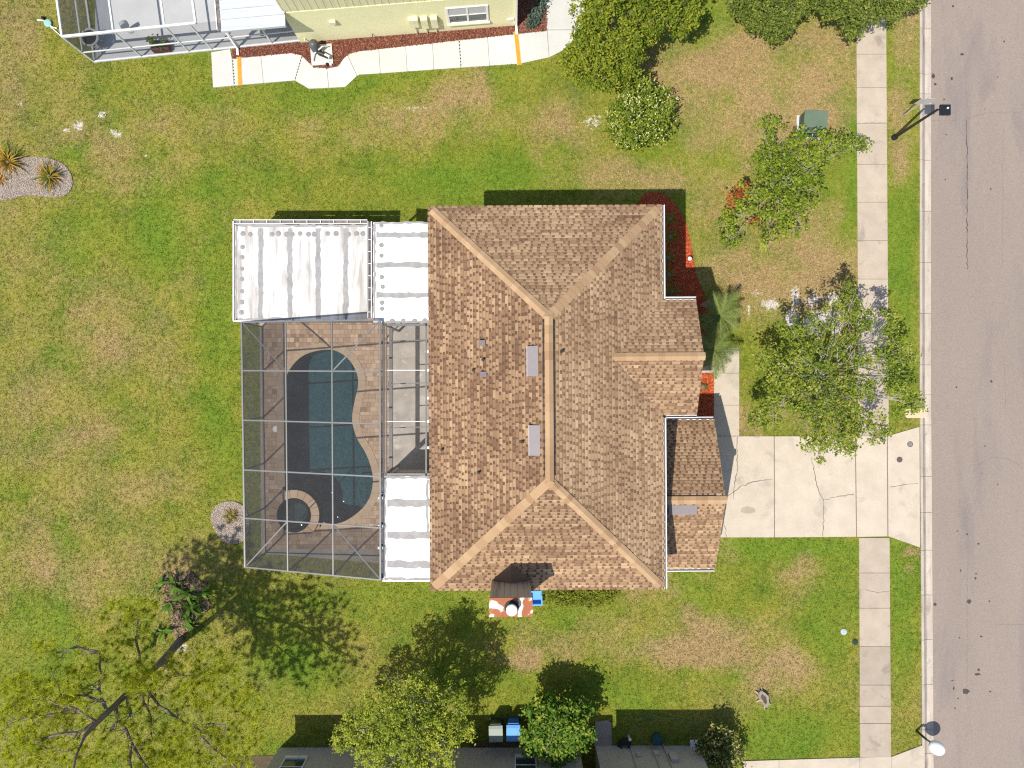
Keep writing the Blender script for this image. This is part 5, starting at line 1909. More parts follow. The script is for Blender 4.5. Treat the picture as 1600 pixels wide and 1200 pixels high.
# ------------------------------------------------------------------ wheeled bins, tote
def wheeled_bin(name, px, py, body, lid, label, rz):
    c = P(px, py)
    t = thing('wheeled_bin', label, 'wheelie bin', (c.x, c.y, 0), rz, 'wheeled bins beside the taupe house')
    mb = MB()
    a = [(-.23, -.26), (.23, -.26), (.23, .26), (-.23, .26)]
    b_ = [(-.29, -.34), (.29, -.34), (.29, .34), (-.29, .34)]
    lo = [Vector((x, y, .06)) for x, y in a]
    hi = [Vector((x, y, .98)) for x, y in b_]
    for i in range(4):
        mb.face([lo[i], lo[(i + 1) % 4], hi[(i + 1) % 4], hi[i]])
    mb.face(lo[::-1])
    mb.face(hi)
    obj('body', mb, body, t, bevel=.02)
    mb = MB()
    prof = [(-.38, .985), (-.36, 1.03), (-.05, 1.075), (.25, 1.06), (.37, 1.02), (.37, .985)]
    for (ya, za), (yb_, zb) in zip(prof[:-1], prof[1:]):
        mb.face([(-.31, ya, za), (.31, ya, za), (.31, yb_, zb), (-.31, yb_, zb)])
    for x in (-.31, .31):
        mb.face([(x, y, z) for y, z in prof][::(1 if x < 0 else -1)])
    obj('lid', mb, lid, t, bevel=.012)
    obj('handle', MB().bar(Vector((-.24, .42, .96)), Vector((.24, .42, .96)), .035, .035), body, t)
    for x in (-.27, .27):
        obj('wheel', MB().tube([(x - .03, .27, .12), (x + .03, .27, .12)], .12, 14), rubber_dark, t)
    return t


wheeled_bin('a', 775.5, 1130, bin_green, bin_green_lid, 'dark green wheeled bin with pale grey lid by the taupe wall', .03)
wheeled_bin('b', 802, 1129, bin_blue, bin_blue_lid, 'blue wheeled recycling bin partly under the round bright bush', .0)
c = P(836.5, 931.5)
tt = thing('recycling_tote', 'bright blue open recycling box beside the chimney', 'recycling box', (c.x, c.y, 0), .04)
mb = MB()
for x0_, x1_, y0_, y1_, z0_, z1_ in ((-.27, .27, -.30, .30, 0, .03), (-.27, -.245, -.30, .30, .03, .34), (.245, .27, -.30, .30, .03, .34), (-.245, .245, -.30, -.275, .03, .34), (-.245, .245, .275, .30, .03, .34)):
    mb.box(x0_, x1_, y0_, y1_, z0_, z1_)
obj('box', mb, tote_blue, tt)
mb = MB()
for x0_, x1_, y0_, y1_ in ((-.31, -.272, -.34, .34), (.272, .31, -.34, .34), (-.27, .27, -.34, -.302), (-.27, .27, .302, .34)):
    mb.box(x0_, x1_, y0_, y1_, .31, .35)
obj('rim', mb, bin_blue_lid, tt)

# ------------------------------------------------------------------ street furniture
c = P(1397, 215)
lamp = thing('street_lamp', 'tall black street lamp with square flat head at the kerb', 'street lamp', (c.x, c.y, 0))
LZ = 3.45
top = P(1459, 178, LZ) - c
hd = P(1470, 172, LZ) - c
obj('base', MB().lathe(0, 0, [(.14, 0), (.14, .12), (.09, .2)], 14), black_metal, lamp)
obj('pole', MB().tube([(0, 0, .1), (top.x * .0, 0, 1.6), (0.0, 0.0, LZ - .1)], [.075, .062, .05], 12), black_metal, lamp)
obj('arm', MB().bar(Vector((0, 0, LZ - .1)), Vector((.12, -.02, LZ + .0)), .05, .05), black_metal, lamp)
hc = Vector((.26, -.05, LZ + .02))
obj('head', MB().box(hc.x - .22, hc.x + .22, hc.y - .22, hc.y + .22, LZ - .05, LZ + .05), black_metal, lamp, bevel=.015)
obj('sensor', MB().lathe(hc.x + .08, hc.y + .06, [(.04, LZ + .05), (.04, LZ + .09), (.02, LZ + .10)], 10), alu_white, lamp)
c = P(1409, 182)
sg = thing('street_sign', 'thin metal sign post with blank grey plate by the kerb', 'sign', (c.x, c.y, 0))
obj('post', MB().bar(Vector((0, 0, 0)), Vector((0, 0, 2.15)), .035, .035), sign_grey, sg)
obj('plate', MB().box(-.32, .32, -.03, -.019, 1.55, 2.12), sign_grey, sg, bevel=.004)
obj('bracket', MB().box(-.05, .05, -.018, .02, 1.7, 1.74).box(-.05, .05, -.018, .02, 1.95, 1.99), sign_grey, sg)
c = P(1432, 1142)
gb = thing('globe_lamp', 'white rounded globe on short black post at kerb beside driveway', 'globe lamp', (c.x, c.y, 0))
obj('post', MB().tube([(0, 0, 0), (0, 0, .8)], [.055, .05], 10).bar(Vector((0, 0, .75)), Vector((.3, -.2, .85)), .08, .08), black_metal, gb)
me_ = MB()
prof = [(.33 * math.cos(a), .95 + .30 * math.sin(a)) for a in np.linspace(-1.35, 1.5, 12)]
o = obj('globe', MB().lathe(0, 0, prof, 24), plain('globe_white', (0.83, 0.83, 0.82), (0.80, 0.80, 0.79), 2, .35, fine=0), gb, smooth=True)
o.location = (.38, -.30, 0)
o.rotation_euler = (0, 0, -.6)
o.scale = (1.08, .94, 1)
# utility box
c = P(1264, 199)
ub = thing('utility_box', 'green metal transformer box on a pad near the sidewalk', 'utility box', (c.x, c.y, 0), -.05)
obj('pad', MB().box(-.60, .54, -.56, .52, -.1, .05), concrete_white, ub)
obj('body', MB().box(-.50, .50, -.48, .46, .06, .72), green_box, ub, bevel=.015)
mb = MB()
mb.face([(-.53, -.51, .70), (.53, -.51, .70), (.53, .49, .78), (-.53, .49, .78)])
for q in (((-.53, -.51), (.53, -.51)), ((.53, -.51), (.53, .49)), ((.53, .49), (-.53, .49)), ((-.53, .49), (-.53, -.51))):
    z_ = lambda p: .70 if p[1] < 0 else .78
    mb.face([(*q[0], z_(q[0]) - .06), (*q[1], z_(q[1]) - .06), (*q[1], z_(q[1])), (*q[0], z_(q[0]))])
obj('lid', mb, green_top, ub)
obj('latch', MB().box(-.04, .04, -.52, -.49, .35, .45), alu_white, ub)
# small lids on the lawn
for (px, py, rr, mt, nm, lb) in ((1318, 987, .15, plain('lid_pale', (0.42, 0.50, 0.48), None, 4, .5), 'meter_lid', 'pale teal round meter lid in the grass near the sidewalk'),
                                 (1336, 1003, .13, bin_green, 'meter_lid', 'dark green valve lid at the sidewalk edge')):
    c = P(px, py)
    t = thing(nm, lb, 'meter lid', (c.x, c.y, 0), 0)
    obj('rim', MB().lathe(0, 0, [(rr, -.02), (rr, .035), (rr * .8, .035)], 14), mt, t)
    obj('lid', MB().lathe(0, 0, [(rr * .78, -.02), (rr * .78, .04), (rr * .6, .045)], 14), mt, t)
c = P(1432, 645)
si = thing('storm_inlet', 'pale cream concrete inlet slab under the tree edge at the kerb', 'drain inlet', (c.x, c.y, 0))
obj('slab', MB().box(-.52, .40, -.24, .24, -.1, .035), plain('concrete_cream', (0.60, 0.50, 0.32), (0.52, 0.43, 0.28), 4, .85, fine=.12), si, bevel=.01)
obj('cover', MB().box(-.30, .20, -.16, .16, .036, .05), MATS['concrete_cream'], si, bevel=.006)
c = P(1075, 406)
pth_l = thing('path_light', 'small white path light standing in the sunlit red mulch', 'path light', (c.x, c.y, .02))
obj('stake', MB().bar(Vector((0, 0, 0)), Vector((0, 0, .32)), .02, .02), black_metal, pth_l)
obj('cap', MB().lathe(0, 0, [(.03, .28), (.09, .31), (.09, .33), (.02, .37)], 12), white_paint, pth_l)
# hose, reel and tap post near the taupe house
hs = [P(978, 1150), P(985, 1138), P(1000, 1130), P(1006, 1133), P(998, 1137), P(992, 1132), P(994, 1124), P(1005, 1119), P(1022, 1119), P(1025, 1124), P(1016, 1127), P(1006, 1121), P(1012, 1115), P(1022, 1117), P(1040, 1121), P(1060, 1122), P(1080, 1127), P(1098, 1134)]
pts = [Vector((p.x, p.y, .07)) for p in hs]
tag(obj('garden_hose', MB().tube(pts, .014, 6), hose_green), 'thin green garden hose looped across the shaded grass', 'hose')
c = P(975, 1163)
rl = thing('hose_reel', 'black coiled hose heap against the taupe wall', 'hose', (c.x, c.y, .02))
for q in range(6):
    rr = .32 - .03 * q
    pts = [(rr * math.cos(a) * random.uniform(.8, 1.1), rr * math.sin(a) * random.uniform(.8, 1.1), .04 + .045 * q) for a in np.linspace(0, 2 * PI, 18)]
    obj('coil', MB().tube(pts, .022, 5), rubber_dark, rl)
c = P(982, 1149)
tp_ = thing('tap_post', 'white capped tap post standing at the hose end', 'tap post', (c.x, c.y, 0))
obj('post', MB().lathe(0, 0, [(.04, 0), (.04, .35)], 10), alu_white, tp_)
obj('cap', MB().lathe(0, 0, [(.07, .35), (.07, .42), (.03, .46)], 12), white_paint, tp_)
c = P(1025, 1150)
tl = thing('storage_tub', 'dark teal tub standing on the shaded grass', 'tub', (c.x, c.y, 0))
obj('tub', MB().lathe(0, 0, [(.18, 0), (.24, .4), (.22, .4), (.16, .05)], 18), teal_dark, tl)
obj('rim', MB().lathe(0, 0, [(.25, .38), (.25, .42), (.22, .42), (.22, .39)], 18), teal_dark, tl)
# stump
c = P(1192, 1090)
st = thing('tree_stump', 'small weathered grey tree stump in the lawn', 'tree stump', (c.x, c.y, 0), .5)
mb = MB()
ring = [(.22 * math.cos(a) * random.uniform(.75, 1.15), .42 * math.sin(a) * random.uniform(.8, 1.1)) for a in np.linspace(0, 2 * PI, 15)[:-1]]
mb.prism(ring, -.05, .16)
obj('stump', mb, bark_grey, st)
for k in range(6):
    a = 2 * PI * k / 6
    obj('root', MB().tube([(.15 * math.cos(a), .3 * math.sin(a), .1), (.35 * math.cos(a), .55 * math.sin(a), .0)], [.06, .02], 6), bark_pale, st)
obj('hollow', MB().prism([(x * .5, y * .6) for x, y in ring], .10, .163), soil, st)


# ------------------------------------------------------------------ vegetation
def leaf_cloud(clumps, size, tone_sd=.2, tone_mid=.5, seed=0, flat=1.1, shell=.55, aspect=.55, org=(0, 0, 0), per=14):
    """clumps: (x,y,z,rx,ry,rz,n).  Diamond leaves spread through ellipsoids, denser near their skins."""
    r = np.random.default_rng(seed)
    V, T = [], []
    for (x, y, z, rx, ry, rz, n) in clumps:
        n = int(n)
        d = r.normal(size=(n, 3))
        d /= np.linalg.norm(d, axis=1)[:, None]
        rad = r.random(n) ** (1 / (3 + 3 * shell))
        # sprigs: leaves gather round a smaller number of sprig centres
        ns = max(5, n // per)
        sd_ = r.normal(size=(ns, 3))
        sd_ /= np.linalg.norm(sd_, axis=1)[:, None]
        sp = sd_ * (r.random(ns) ** (1 / (3 + 3 * shell)))[:, None] * (0.74 + .44 * r.random(ns))[:, None]
        pick = r.integers(0, ns, n)
        p = sp[pick] * np.array([rx, ry, rz]) + r.normal(0, size * 1.5, (n, 3))
        c = p + np.array([x, y, z])
        c[:, 2] = np.maximum(c[:, 2], .04)
        # orientation: normal up plus outward
        nr = np.stack([d[:, 0], d[:, 1], np.abs(d[:, 2]) + flat], -1) + r.normal(0, .35, (n, 3))
        nr /= np.linalg.norm(nr, axis=1)[:, None]
        t = np.cross(nr, r.normal(size=(n, 3)))
        t /= np.linalg.norm(t, axis=1)[:, None]
        b_ = np.cross(nr, t)
        s = size * r.uniform(.65, 1.35, n)
        t, b_ = t * s[:, None], b_ * (s * aspect)[:, None]
        V.append(np.stack([c - t, c - b_, c + t, c + b_], 1))
        spt = r.normal(0, tone_sd * .7, ns) + r.normal(0, .09)
        T.append(np.clip(tone_mid + spt[pick] + r.normal(0, tone_sd, n), 0, 1))
    V = np.concatenate(V) - np.array(org)
    T = np.concatenate(T)
    return quad_mesh('crown', V, T)


def quad_mesh(name, V, T):
    M = len(V)
    me = bpy.data.meshes.new(name)
    k_ = V.shape[1]
    me.vertices.add(M * k_)
    me.vertices.foreach_set('co', V.reshape(-1).astype(np.float32))
    me.loops.add(M * k_)
    me.loops.foreach_set('vertex_index', np.arange(M * k_, dtype=np.int32))
    me.polygons.add(M)
    me.polygons.foreach_set('loop_start', np.arange(0, M * k_, k_, dtype=np.int32))
    me.update(calc_edges=True)
    set_attr(me, 'tone', T, 'FACE')
    return me


def branch_path(a, b, n=6, sag=.12):
    a, b = Vector(a), Vector(b)
    L_ = (b - a).length
    pts = []
    for k in range(n + 1):
        t = k / n
        p = a.lerp(b, t)
        j = sag * L_ * .35 * math.sin(PI * t)
        pts.append(p + Vector((random.uniform(-j, j), random.uniform(-j, j), j * .8 + random.uniform(-j, j) * .4)))
    pts[0], pts[-1] = a, b
    return pts


def woody(base, clumps, r0, org, twigs=6, twig_r=.012, fork=.35):
    """Trunk to a fork, limbs to each clump, twigs inside each clump."""
    mb = MB()
    cen = np.mean(np.array([c[:3] for c in clumps]), axis=0)
    zmin = min(c[2] for c in clumps)
    f = Vector(base).lerp(Vector(cen), fork)
    f.z = max(.25, zmin * .45)
    mb.tube(branch_path(base, f, 4, .1), [r0 * (1.25 - .09 * k) for k in range(5)], 8)
    for c in clumps:
        e = Vector(c[:3])
        pts = branch_path(f, e, 6, .18)
        mb.tube(pts, [r0 * .62 * (1 - k / 7.5) + twig_r for k in range(7)], 5)
        for k in range(twigs):
            d = Vector(RNG.normal(size=3))
            d.z = abs(d.z) * .9
            d.normalize()
            tip = e + Vector((d.x * c[3], d.y * c[4], d.z * c[5] * 1.02))
            st_ = pts[random.choice((3, 4, 5, 6))]
            pp = branch_path(st_, tip, 4, .22)
            mb.tube(pp, [twig_r * 1.8, twig_r * 1.5, twig_r * 1.2, twig_r, twig_r * .6], 4, cap=False)
            if random.random() < .6:
                t2 = pp[2] + Vector((random.uniform(-.5, .5) * c[3], random.uniform(-.5, .5) * c[4], random.uniform(0, .5) * c[5]))
                mb.tube(branch_path(pp[2], t2, 3, .2), [twig_r, twig_r * .8, twig_r * .7, twig_r * .4], 3, cap=False)
    mb.v = [(a - org[0], b - org[1], c - org[2]) for a, b, c in mb.v]
    return mb


def cl(px, py, z, r, n, fz=.7):
    """Clump from a photo point at height z; r in photo pixels."""
    p = P(px, py, z)
    k_ = (CAM_Z - z) / FOC
    return (p.x, p.y, z, r * k_, r * k_, r * k_ * fz, n)


def tree(name, label, cat, base_px, clumps, leaf_m, size, r0=.09, bark=bark_grey, seed=0, twigs=5, twig_r=.012, group=None, tone_sd=.2, extra=(), tone_mid=.5, fork=.35, flat=1.1, aspect=.55, dens=1.0, grow=1.0):
    b_ = P(*base_px)
    clumps = [(a, b, c, d * grow, e * grow, f * grow, n * dens) for a, b, c, d, e, f, n in clumps]
    t = thing(name, label, cat, (b_.x, b_.y, 0), 0, group)
    obj('trunk', woody((b_.x, b_.y, -.05), clumps, r0, (b_.x, b_.y, 0), twigs, twig_r, fork), bark, t)
    obj('crown', leaf_cloud(clumps, size, tone_sd, tone_mid, seed, org=(b_.x, b_.y, 0), flat=flat, aspect=aspect), leaf_m, t)
    for nm, cls, m_, s_ in extra:
        obj(nm, leaf_cloud(cls, s_, .2, .5, seed + 5, org=(b_.x, b_.y, 0), per=1 if nm == 'blossoms' else 14), m_, t)
    return t


# 1 large yellow-green tree by the curved path
A = [cl(905, 100, 2.4, 30, 700), cl(940, 118, 2.3, 26, 600), cl(972, 104, 2.5, 28, 650), cl(940, 76, 3.1, 34, 1000), cl(980, 62, 3.3, 26, 650), cl(915, 52, 3.0, 24, 500),
     cl(935, 20, 3.4, 26, 500), cl(990, 15, 3.6, 24, 500), cl(1030, 18, 3.5, 32, 900), cl(1068, 15, 3.2, 28, 700), cl(1015, 45, 3.0, 22, 450), cl(1060, 42, 2.8, 17, 260), cl(895, 92, 2.2, 17, 200),
     cl(950, -40, 4.2, 55, 1200), cl(1040, -40, 4.2, 55, 1200), cl(908, 18, 2.5, 18, 130), cl(985, 88, 2.9, 22, 450)]
tree('broadleaf_tree', 'large yellow-green tree spreading over the curved white path', 'tree', (965, 45), A, leaf_yellow, .062, .14, bark_grey, 11, 4, .014, dens=1.9, tone_sd=.30)
# 2 flowering bush
B2 = [cl(995, 163, 1.1, 40, 1000), cl(1012, 196, 1.0, 36, 900), cl(978, 200, .9, 30, 700), cl(1030, 165, 1.0, 26, 500), cl(998, 140, 1.3, 24, 400), cl(1000, 180, 1.5, 40, 1000), cl(965, 180, .8, 22, 300), cl(985, 222, .7, 16, 220)]
Fl = [(a, b, c + .1, d * 1.04, e * 1.04, f * 1.12, int(n * .26)) for a, b, c, d, e, f, n in B2]
tree('flowering_bush', 'rounded bush covered in small cream flowers', 'bush', (995, 183), B2, leaf_bush, .065, .06, bark_grey, 12, 3, .01, dens=1.6, tone_sd=.26, extra=(('blossoms', Fl, petal, .042),), fork=.1)
# 3, 4 dark olive trees at the top of the picture
C3 = [cl(1195, 8, 2.2, 38, 1500), cl(1163, -2, 2.2, 28, 800), cl(1214, 38, 1.8, 24, 600), cl(1207, 55, 1.4, 13, 170), cl(1240, 12, 2.2, 22, 500), cl(1190, -45, 2.8, 55, 1500), cl(1178, 30, 1.8, 18, 300)]
tree('street_tree', 'dense olive green tree at the top edge of the lawn', 'tree', (1190, -25), C3, leaf_dark, .06, .1, bark_grey, 13, 3, .010, dens=2.0, tone_sd=.27, tone_mid=.42)
C4 = [cl(1300, 2, 2.5, 30, 900), cl(1345, 14, 2.6, 34, 1200), cl(1390, 8, 2.5, 27, 800), cl(1335, 45, 2.0, 17, 260), cl(1430, -2, 2.3, 18, 320), cl(1360, -45, 3.0, 60, 1600), cl(1275, -8, 2.2, 20, 350)]
tree('street_tree', 'olive green tree overhanging the sidewalk near the top edge', 'tree', (1345, -30), C4, leaf_dark, .058, .1, bark_grey, 14, 3, .010, dens=2.0, tone_sd=.27, tone_mid=.52)
# 5 small pale-twigged tree with orange leaves
T9 = [cl(1205, 208, 2.0, 22, 230), cl(1230, 235, 2.3, 30, 420), cl(1272, 238, 2.1, 26, 300), cl(1308, 222, 2.0, 20, 220), cl(1336, 228, 1.9, 18, 120), cl(1190, 248, 2.1, 18, 180), cl(1222, 278, 2.6, 34, 480),
      cl(1258, 298, 2.5, 28, 380), cl(1225, 328, 2.3, 30, 400), cl(1170, 312, 2.0, 20, 220), cl(1150, 335, 1.6, 18, 200), cl(1135, 352, 1.2, 16, 150), cl(1142, 374, 1.0, 13, 120), cl(1200, 358, 2.0, 24, 200), cl(1240, 352, 2.0, 20, 160), cl(1262, 262, 2.3, 24, 260), cl(1195, 290, 2.3, 20, 220)]
Or = [cl(1150, 305, 1.9, 12, 110), cl(1163, 292, 1.9, 9, 60), cl(1143, 322, 1.7, 7, 40), cl(1178, 345, 1.5, 7, 35)]
tree('crape_myrtle', 'small sparse tree with pale twigs and one orange-leaved side', 'tree', (1200, 305), T9, leaf_myrtle, .06, .03, bark_pale, 15, 6, .006, dens=1.8, grow=1.2, tone_sd=.27, extra=(('orange_leaves', Or, leaf_orange, .07),), fork=.15)
# 6 big sparse tree over the sidewalk
T10 = []
for (x, y, r, n, z) in ((1205, 562, 22, 220, 3.0), (1240, 518, 22, 210, 3.4), (1285, 500, 22, 150, 3.8), (1328, 478, 20, 170, 3.8), (1345, 500, 20, 150, 3.9), (1385, 500, 16, 130, 3.6), (1395, 535, 24, 220, 3.6), (1372, 560, 22, 120, 4.0), (1335, 548, 26, 150, 4.4),
                        (1285, 560, 28, 230, 4.5), (1235, 585, 28, 330, 3.8), (1225, 620, 28, 360, 3.6), (1265, 630, 32, 430, 4.0), (1310, 620, 32, 400, 4.2), (1350, 605, 24, 190, 4.2), (1400, 590, 24, 260, 3.6), (1415, 630, 22, 220, 3.2), (1380, 660, 22, 150, 3.4),
                        (1335, 665, 28, 370, 3.7), (1295, 678, 26, 330, 3.5), (1265, 695, 14, 80, 3.2), (1320, 695, 18, 170, 3.2), (1200, 650, 22, 230, 3.1), (1180, 658, 13, 90, 2.8), (1432, 632, 12, 90, 3.0), (1372, 685, 12, 70, 3.2), (1250, 545, 20, 170, 3.9), (1420, 555, 16, 110, 3.2), (1282, 716, 8, 25, 3.0), (1330, 455, 12, 60, 3.4)):
    T10.append(cl(x, y, z, r, n * 1.15))
tree('shade_tree', 'wide thin-leaved tree with bare grey twigs reaching over sidewalk', 'tree', (1262, 592), T10, leaf_sparse, .058, .055, bark_pale, 16, 6, .007, fork=.1, dens=2.0, grow=1.08, tone_sd=.27)
# 7 pale oak by the taupe house
T2 = []
for (x, y, r, n, z) in ((560, 1135, 30, 420, 3.4), (600, 1105, 34, 560, 3.9), (650, 1090, 36, 600, 4.2), (700, 1105, 30, 480, 3.8), (718, 1140, 22, 300, 3.4), (680, 1150, 34, 560, 4.3), (630, 1145, 38, 650, 4.6), (580, 1170, 34, 520, 4.0), (535, 1152, 22, 240, 3.2),
                        (615, 1190, 38, 600, 4.4), (675, 1190, 36, 560, 4.2), (610, 1066, 22, 60, 3.4), (655, 1062, 22, 70, 3.4), (705, 1076, 20, 90, 3.3), (640, 1120, 32, 520, 4.8), (640, 1230, 50, 700, 4.4), (525, 1160, 12, 80, 3.0)):
    T2.append(cl(x, y, z, r, n * 1.35))
tree('oak_tree', 'wide pale yellow-green oak leaning over the taupe house', 'tree', (668, 1075), T2, leaf_oak, .05, .08, bark_pale, 17, 5, .007, dens=2.1, tone_sd=.25)
# 8 round bright bush
T3 = [cl(872, 1135, 2.0, 44, 1300), cl(850, 1110, 1.7, 28, 500), cl(898, 1115, 1.7, 28, 500), cl(845, 1145, 1.6, 30, 600), cl(902, 1145, 1.6, 28, 550), cl(870, 1170, 1.7, 30, 600), cl(852, 1098, 1.4, 16, 200), cl(885, 1180, 1.5, 14, 150), cl(838, 1165, 1.4, 20, 250)]
tree('round_bush', 'tall rounded bright green bush between blue bin and concrete pad', 'bush', (868, 1128), T3, leaf_bright, .08, .08, bark_grey, 18, 3, .012, fork=.1, dens=1.5, tone_sd=.25)
# 9 variegated bush
T4 = [cl(1125, 1160, 1.0, 26, 600), cl(1110, 1170, .9, 20, 350), cl(1140, 1180, .9, 22, 450), cl(1125, 1195, .9, 26, 450)]
tree('variegated_bush', 'cream and green variegated bush at the corner of the taupe house', 'bush', (1122, 1172), T4, leaf_croton, .07, .05, bark_grey, 19, 3, .01, fork=.1, dens=1.5)
# 10 hedge under the south eave
hc_ = P(907, 914)
hd_ = thing('hedge', 'clipped half-round olive hedge under the shingle eave', 'hedge', (hc_.x, hc_.y, 0))
HD = [(hc_.x + dx, hc_.y,   .45, .85, .80, .46, 5200) for dx in (-.85, -.3, .3, .85)]
obj('foliage', leaf_cloud(HD, .05, .2, .5, 20, org=tuple(hd_.location)), leaf_hedge, hd_)
obj('stem', woody((hc_.x, hc_.y, -.05), HD, .05, tuple(hd_.location), 2, .01, .1), bark_grey, hd_)


# 11 pine
def needle_tufts(centres, n, ln, seed, org):
    r = np.random.default_rng(seed)
    V, T = [], []
    for (x, y, z) in centres:
        ax = r.normal(size=3)
        ax[2] = abs(ax[2]) * .6 + .7
        ax /= np.linalg.norm(ax)
        d = r.normal(size=(n, 3)) + ax * 1.1
        d /= np.linalg.norm(d, axis=1)[:, None]
        l_ = ln * r.uniform(.6, 1.15, n)
        s = np.cross(d, r.normal(size=(n, 3)))
        s /= np.linalg.norm(s, axis=1)[:, None]
        c = np.array([x, y, z]) + ax * ln * .3 * r.uniform(-1, 1, (n, 1))
        w = .0105
        V.append(np.stack([c - s * w, c + s * w, c + d * l_[:, None]], 1))
        T.append(np.clip(.5 + r.normal(0, .12) + r.normal(0, .18, n), 0, 1))
    return quad_mesh('crown', np.concatenate(V) - np.array(org), np.concatenate(T))


pb = P(283, 1000)
pine = thing('pine_tree', 'tall leaning pine with sparse yellow-green needle tufts', 'pine tree', (pb.x, pb.y, 0))
mb = MB()
main = [(283, 1000, -.05), (265, 1020, 1.3), (245, 1041, 2.6), (222, 1063, 4.0), (195, 1087, 5.3), (155, 1126, 7.2), (132, 1150, 8.2), (118, 1185, 9.0), (112, 1215, 9.6)]
mpts = [P(x, y, z) for x, y, z in main]
mb.tube(mpts, [.20, .16, .125, .10, .115, .095, .07, .045, .03], 10)
tips = []


def pbranch(pts, r):
    pp = [P(*q) for q in pts]
    fine = []
    for a, b in zip(pp[:-1], pp[1:]):
        fine += branch_path(a, b, 3, .15)[:-1]
    fine.append(pp[-1])
    n = len(fine)
    mb.tube(fine, [r * (1 - .75 * k / n) for k in range(n)], 6)
    for k in range(2, n):
        for _ in range(2):
            t = fine[k] + Vector((random.gauss(0, .45), random.gauss(0, .45), random.uniform(-.1, .4)))
            mb.tube(branch_path(fine[k], t, 3, .2), [.022, .016, .012, .008], 4, cap=False)
            tips.append(t)


for b_ in ([(195, 1087, 5.3), (205, 1110, 5.6), (203, 1120, 5.7)], [(180, 1100, 5.9), (183, 1125, 6.2), (180, 1140, 6.3)], [(218, 1067, 4.2), (222, 1085, 4.6), (236, 1120, 5.0), (238, 1155, 5.2)],
           [(218, 1067, 4.2), (230, 1080, 4.5), (262, 1110, 5.0), (300, 1135, 5.4), (330, 1130, 5.6), (352, 1133, 5.7)], [(300, 1135, 5.4), (325, 1150, 5.6), (338, 1168, 5.7)],
           [(168, 1112, 6.6), (155, 1078, 6.6), (158, 1050, 6.4), (156, 1020, 6.2)], [(165, 1098, 6.6), (135, 1087, 6.8), (95, 1085, 6.8)], [(150, 1128, 7.3), (120, 1108, 7.6), (72, 1090, 7.6)],
           [(152, 1128, 7.3), (120, 1145, 7.8), (105, 1175, 8.0)], [(120, 1145, 7.8), (80, 1150, 8.), (40, 1160, 8.)], [(240, 1045, 3.0), (258, 1035, 3.6), (282, 1055, 4.2), (310, 1055, 4.4)], [(228, 1055, 3.6), (212, 1000, 4.4), (216, 965, 4.6)],
           [(205, 1165, 6.0), (203, 1190, 6.2), (210, 1220, 6.4)], [(180, 1100, 5.9), (205, 1160, 6.), (240, 1210, 6.3), (290, 1250, 6.3)], [(300, 1135, 5.4), (360, 1190, 5.8), (400, 1230, 6.)], [(120, 1108, 7.6), (60, 1120, 7.8), (10, 1130, 7.8)], [(156, 1020, 6.2), (120, 1010, 6.0), (90, 1020, 6.)]):
    pbranch(b_, .07)
mb.v = [(a - pb.x, b - pb.y, c) for a, b, c in mb.v]
obj('trunk', mb, bark_pine, pine)
cent = []
for (x, y, rx, ry, n, z) in ((60, 1085, 60, 35, 60, 7.4), (40, 1130, 45, 40, 55, 7.6), (95, 1110, 40, 40, 40, 7.2), (185, 955, 30, 18, 22, 4.6), (225, 955, 28, 20, 26, 4.4), (205, 1005, 45, 30, 34, 4.8), (210, 1050, 40, 25, 26, 5.0), (320, 1035, 60, 30, 55, 4.4),
                             (345, 1080, 50, 35, 50, 5.0), (300, 1085, 40, 30, 36, 5.0), (290, 1165, 70, 40, 80, 5.6), (235, 1160, 50, 35, 45, 5.6), (370, 1150, 40, 40, 50, 5.4), (60, 1180, 60, 30, 55, 7.8), (140, 1190, 50, 30, 44, 7.6), (70, 1010, 22, 14, 10, 5.6), (30, 1070, 30, 20, 22, 7.2),
                             (226, 1062, 26, 18, 46, 5.6), (205, 1075, 14, 10, 14, 6.4), (250, 1230, 80, 40, 70, 6.0), (350, 1220, 60, 40, 60, 5.8), (110, 1240, 80, 40, 50, 8.0), (130, 1055, 40, 18, 20, 6.6), (395, 1105, 25, 25, 14, 5.0)):
    for _ in range(int(n * 1.1)):
        a, q = random.uniform(0, 2 * PI), math.sqrt(random.random())
        cent.append(tuple(P(x + rx * q * math.cos(a), y + ry * q * math.sin(a), z + random.uniform(-.7, .7))))
cent += [tuple(t) for t in tips]
obj('crown', needle_tufts(cent, 44, .27, 21, (pb.x, pb.y, 0)), needles_m, pine)

# leaf litter heap plants and sticks
c = P(285, 945)
hp_ = thing('banana_plant', 'broken broad-leaved plants growing from the leaf litter heap', 'plant', (c.x, c.y, .03))
bl = MB()


def broad_leaf(ln, w, tone, bend=.35):
    m_ = MB()
    n = 5
    prev = None
    for k in range(n + 1):
        t = k / n
        x = ln * t
        z = ln * (.5 * t - bend * t * t * 1.6)
        hw = w * math.sin(PI * min(1, .12 + t * .88)) * .5 + .004
        cur = (Vector((x, hw, z + .02)), Vector((x, 0, z)), Vector((x, -hw, z + .02)))
        if prev:
            m_.face([prev[0], cur[0], cur[1], prev[1]][::-1], tone)
            m_.face([prev[1], cur[1], cur[2], prev[2]][::-1], tone * .85)
        prev = cur
    return m_.mesh('leaf')


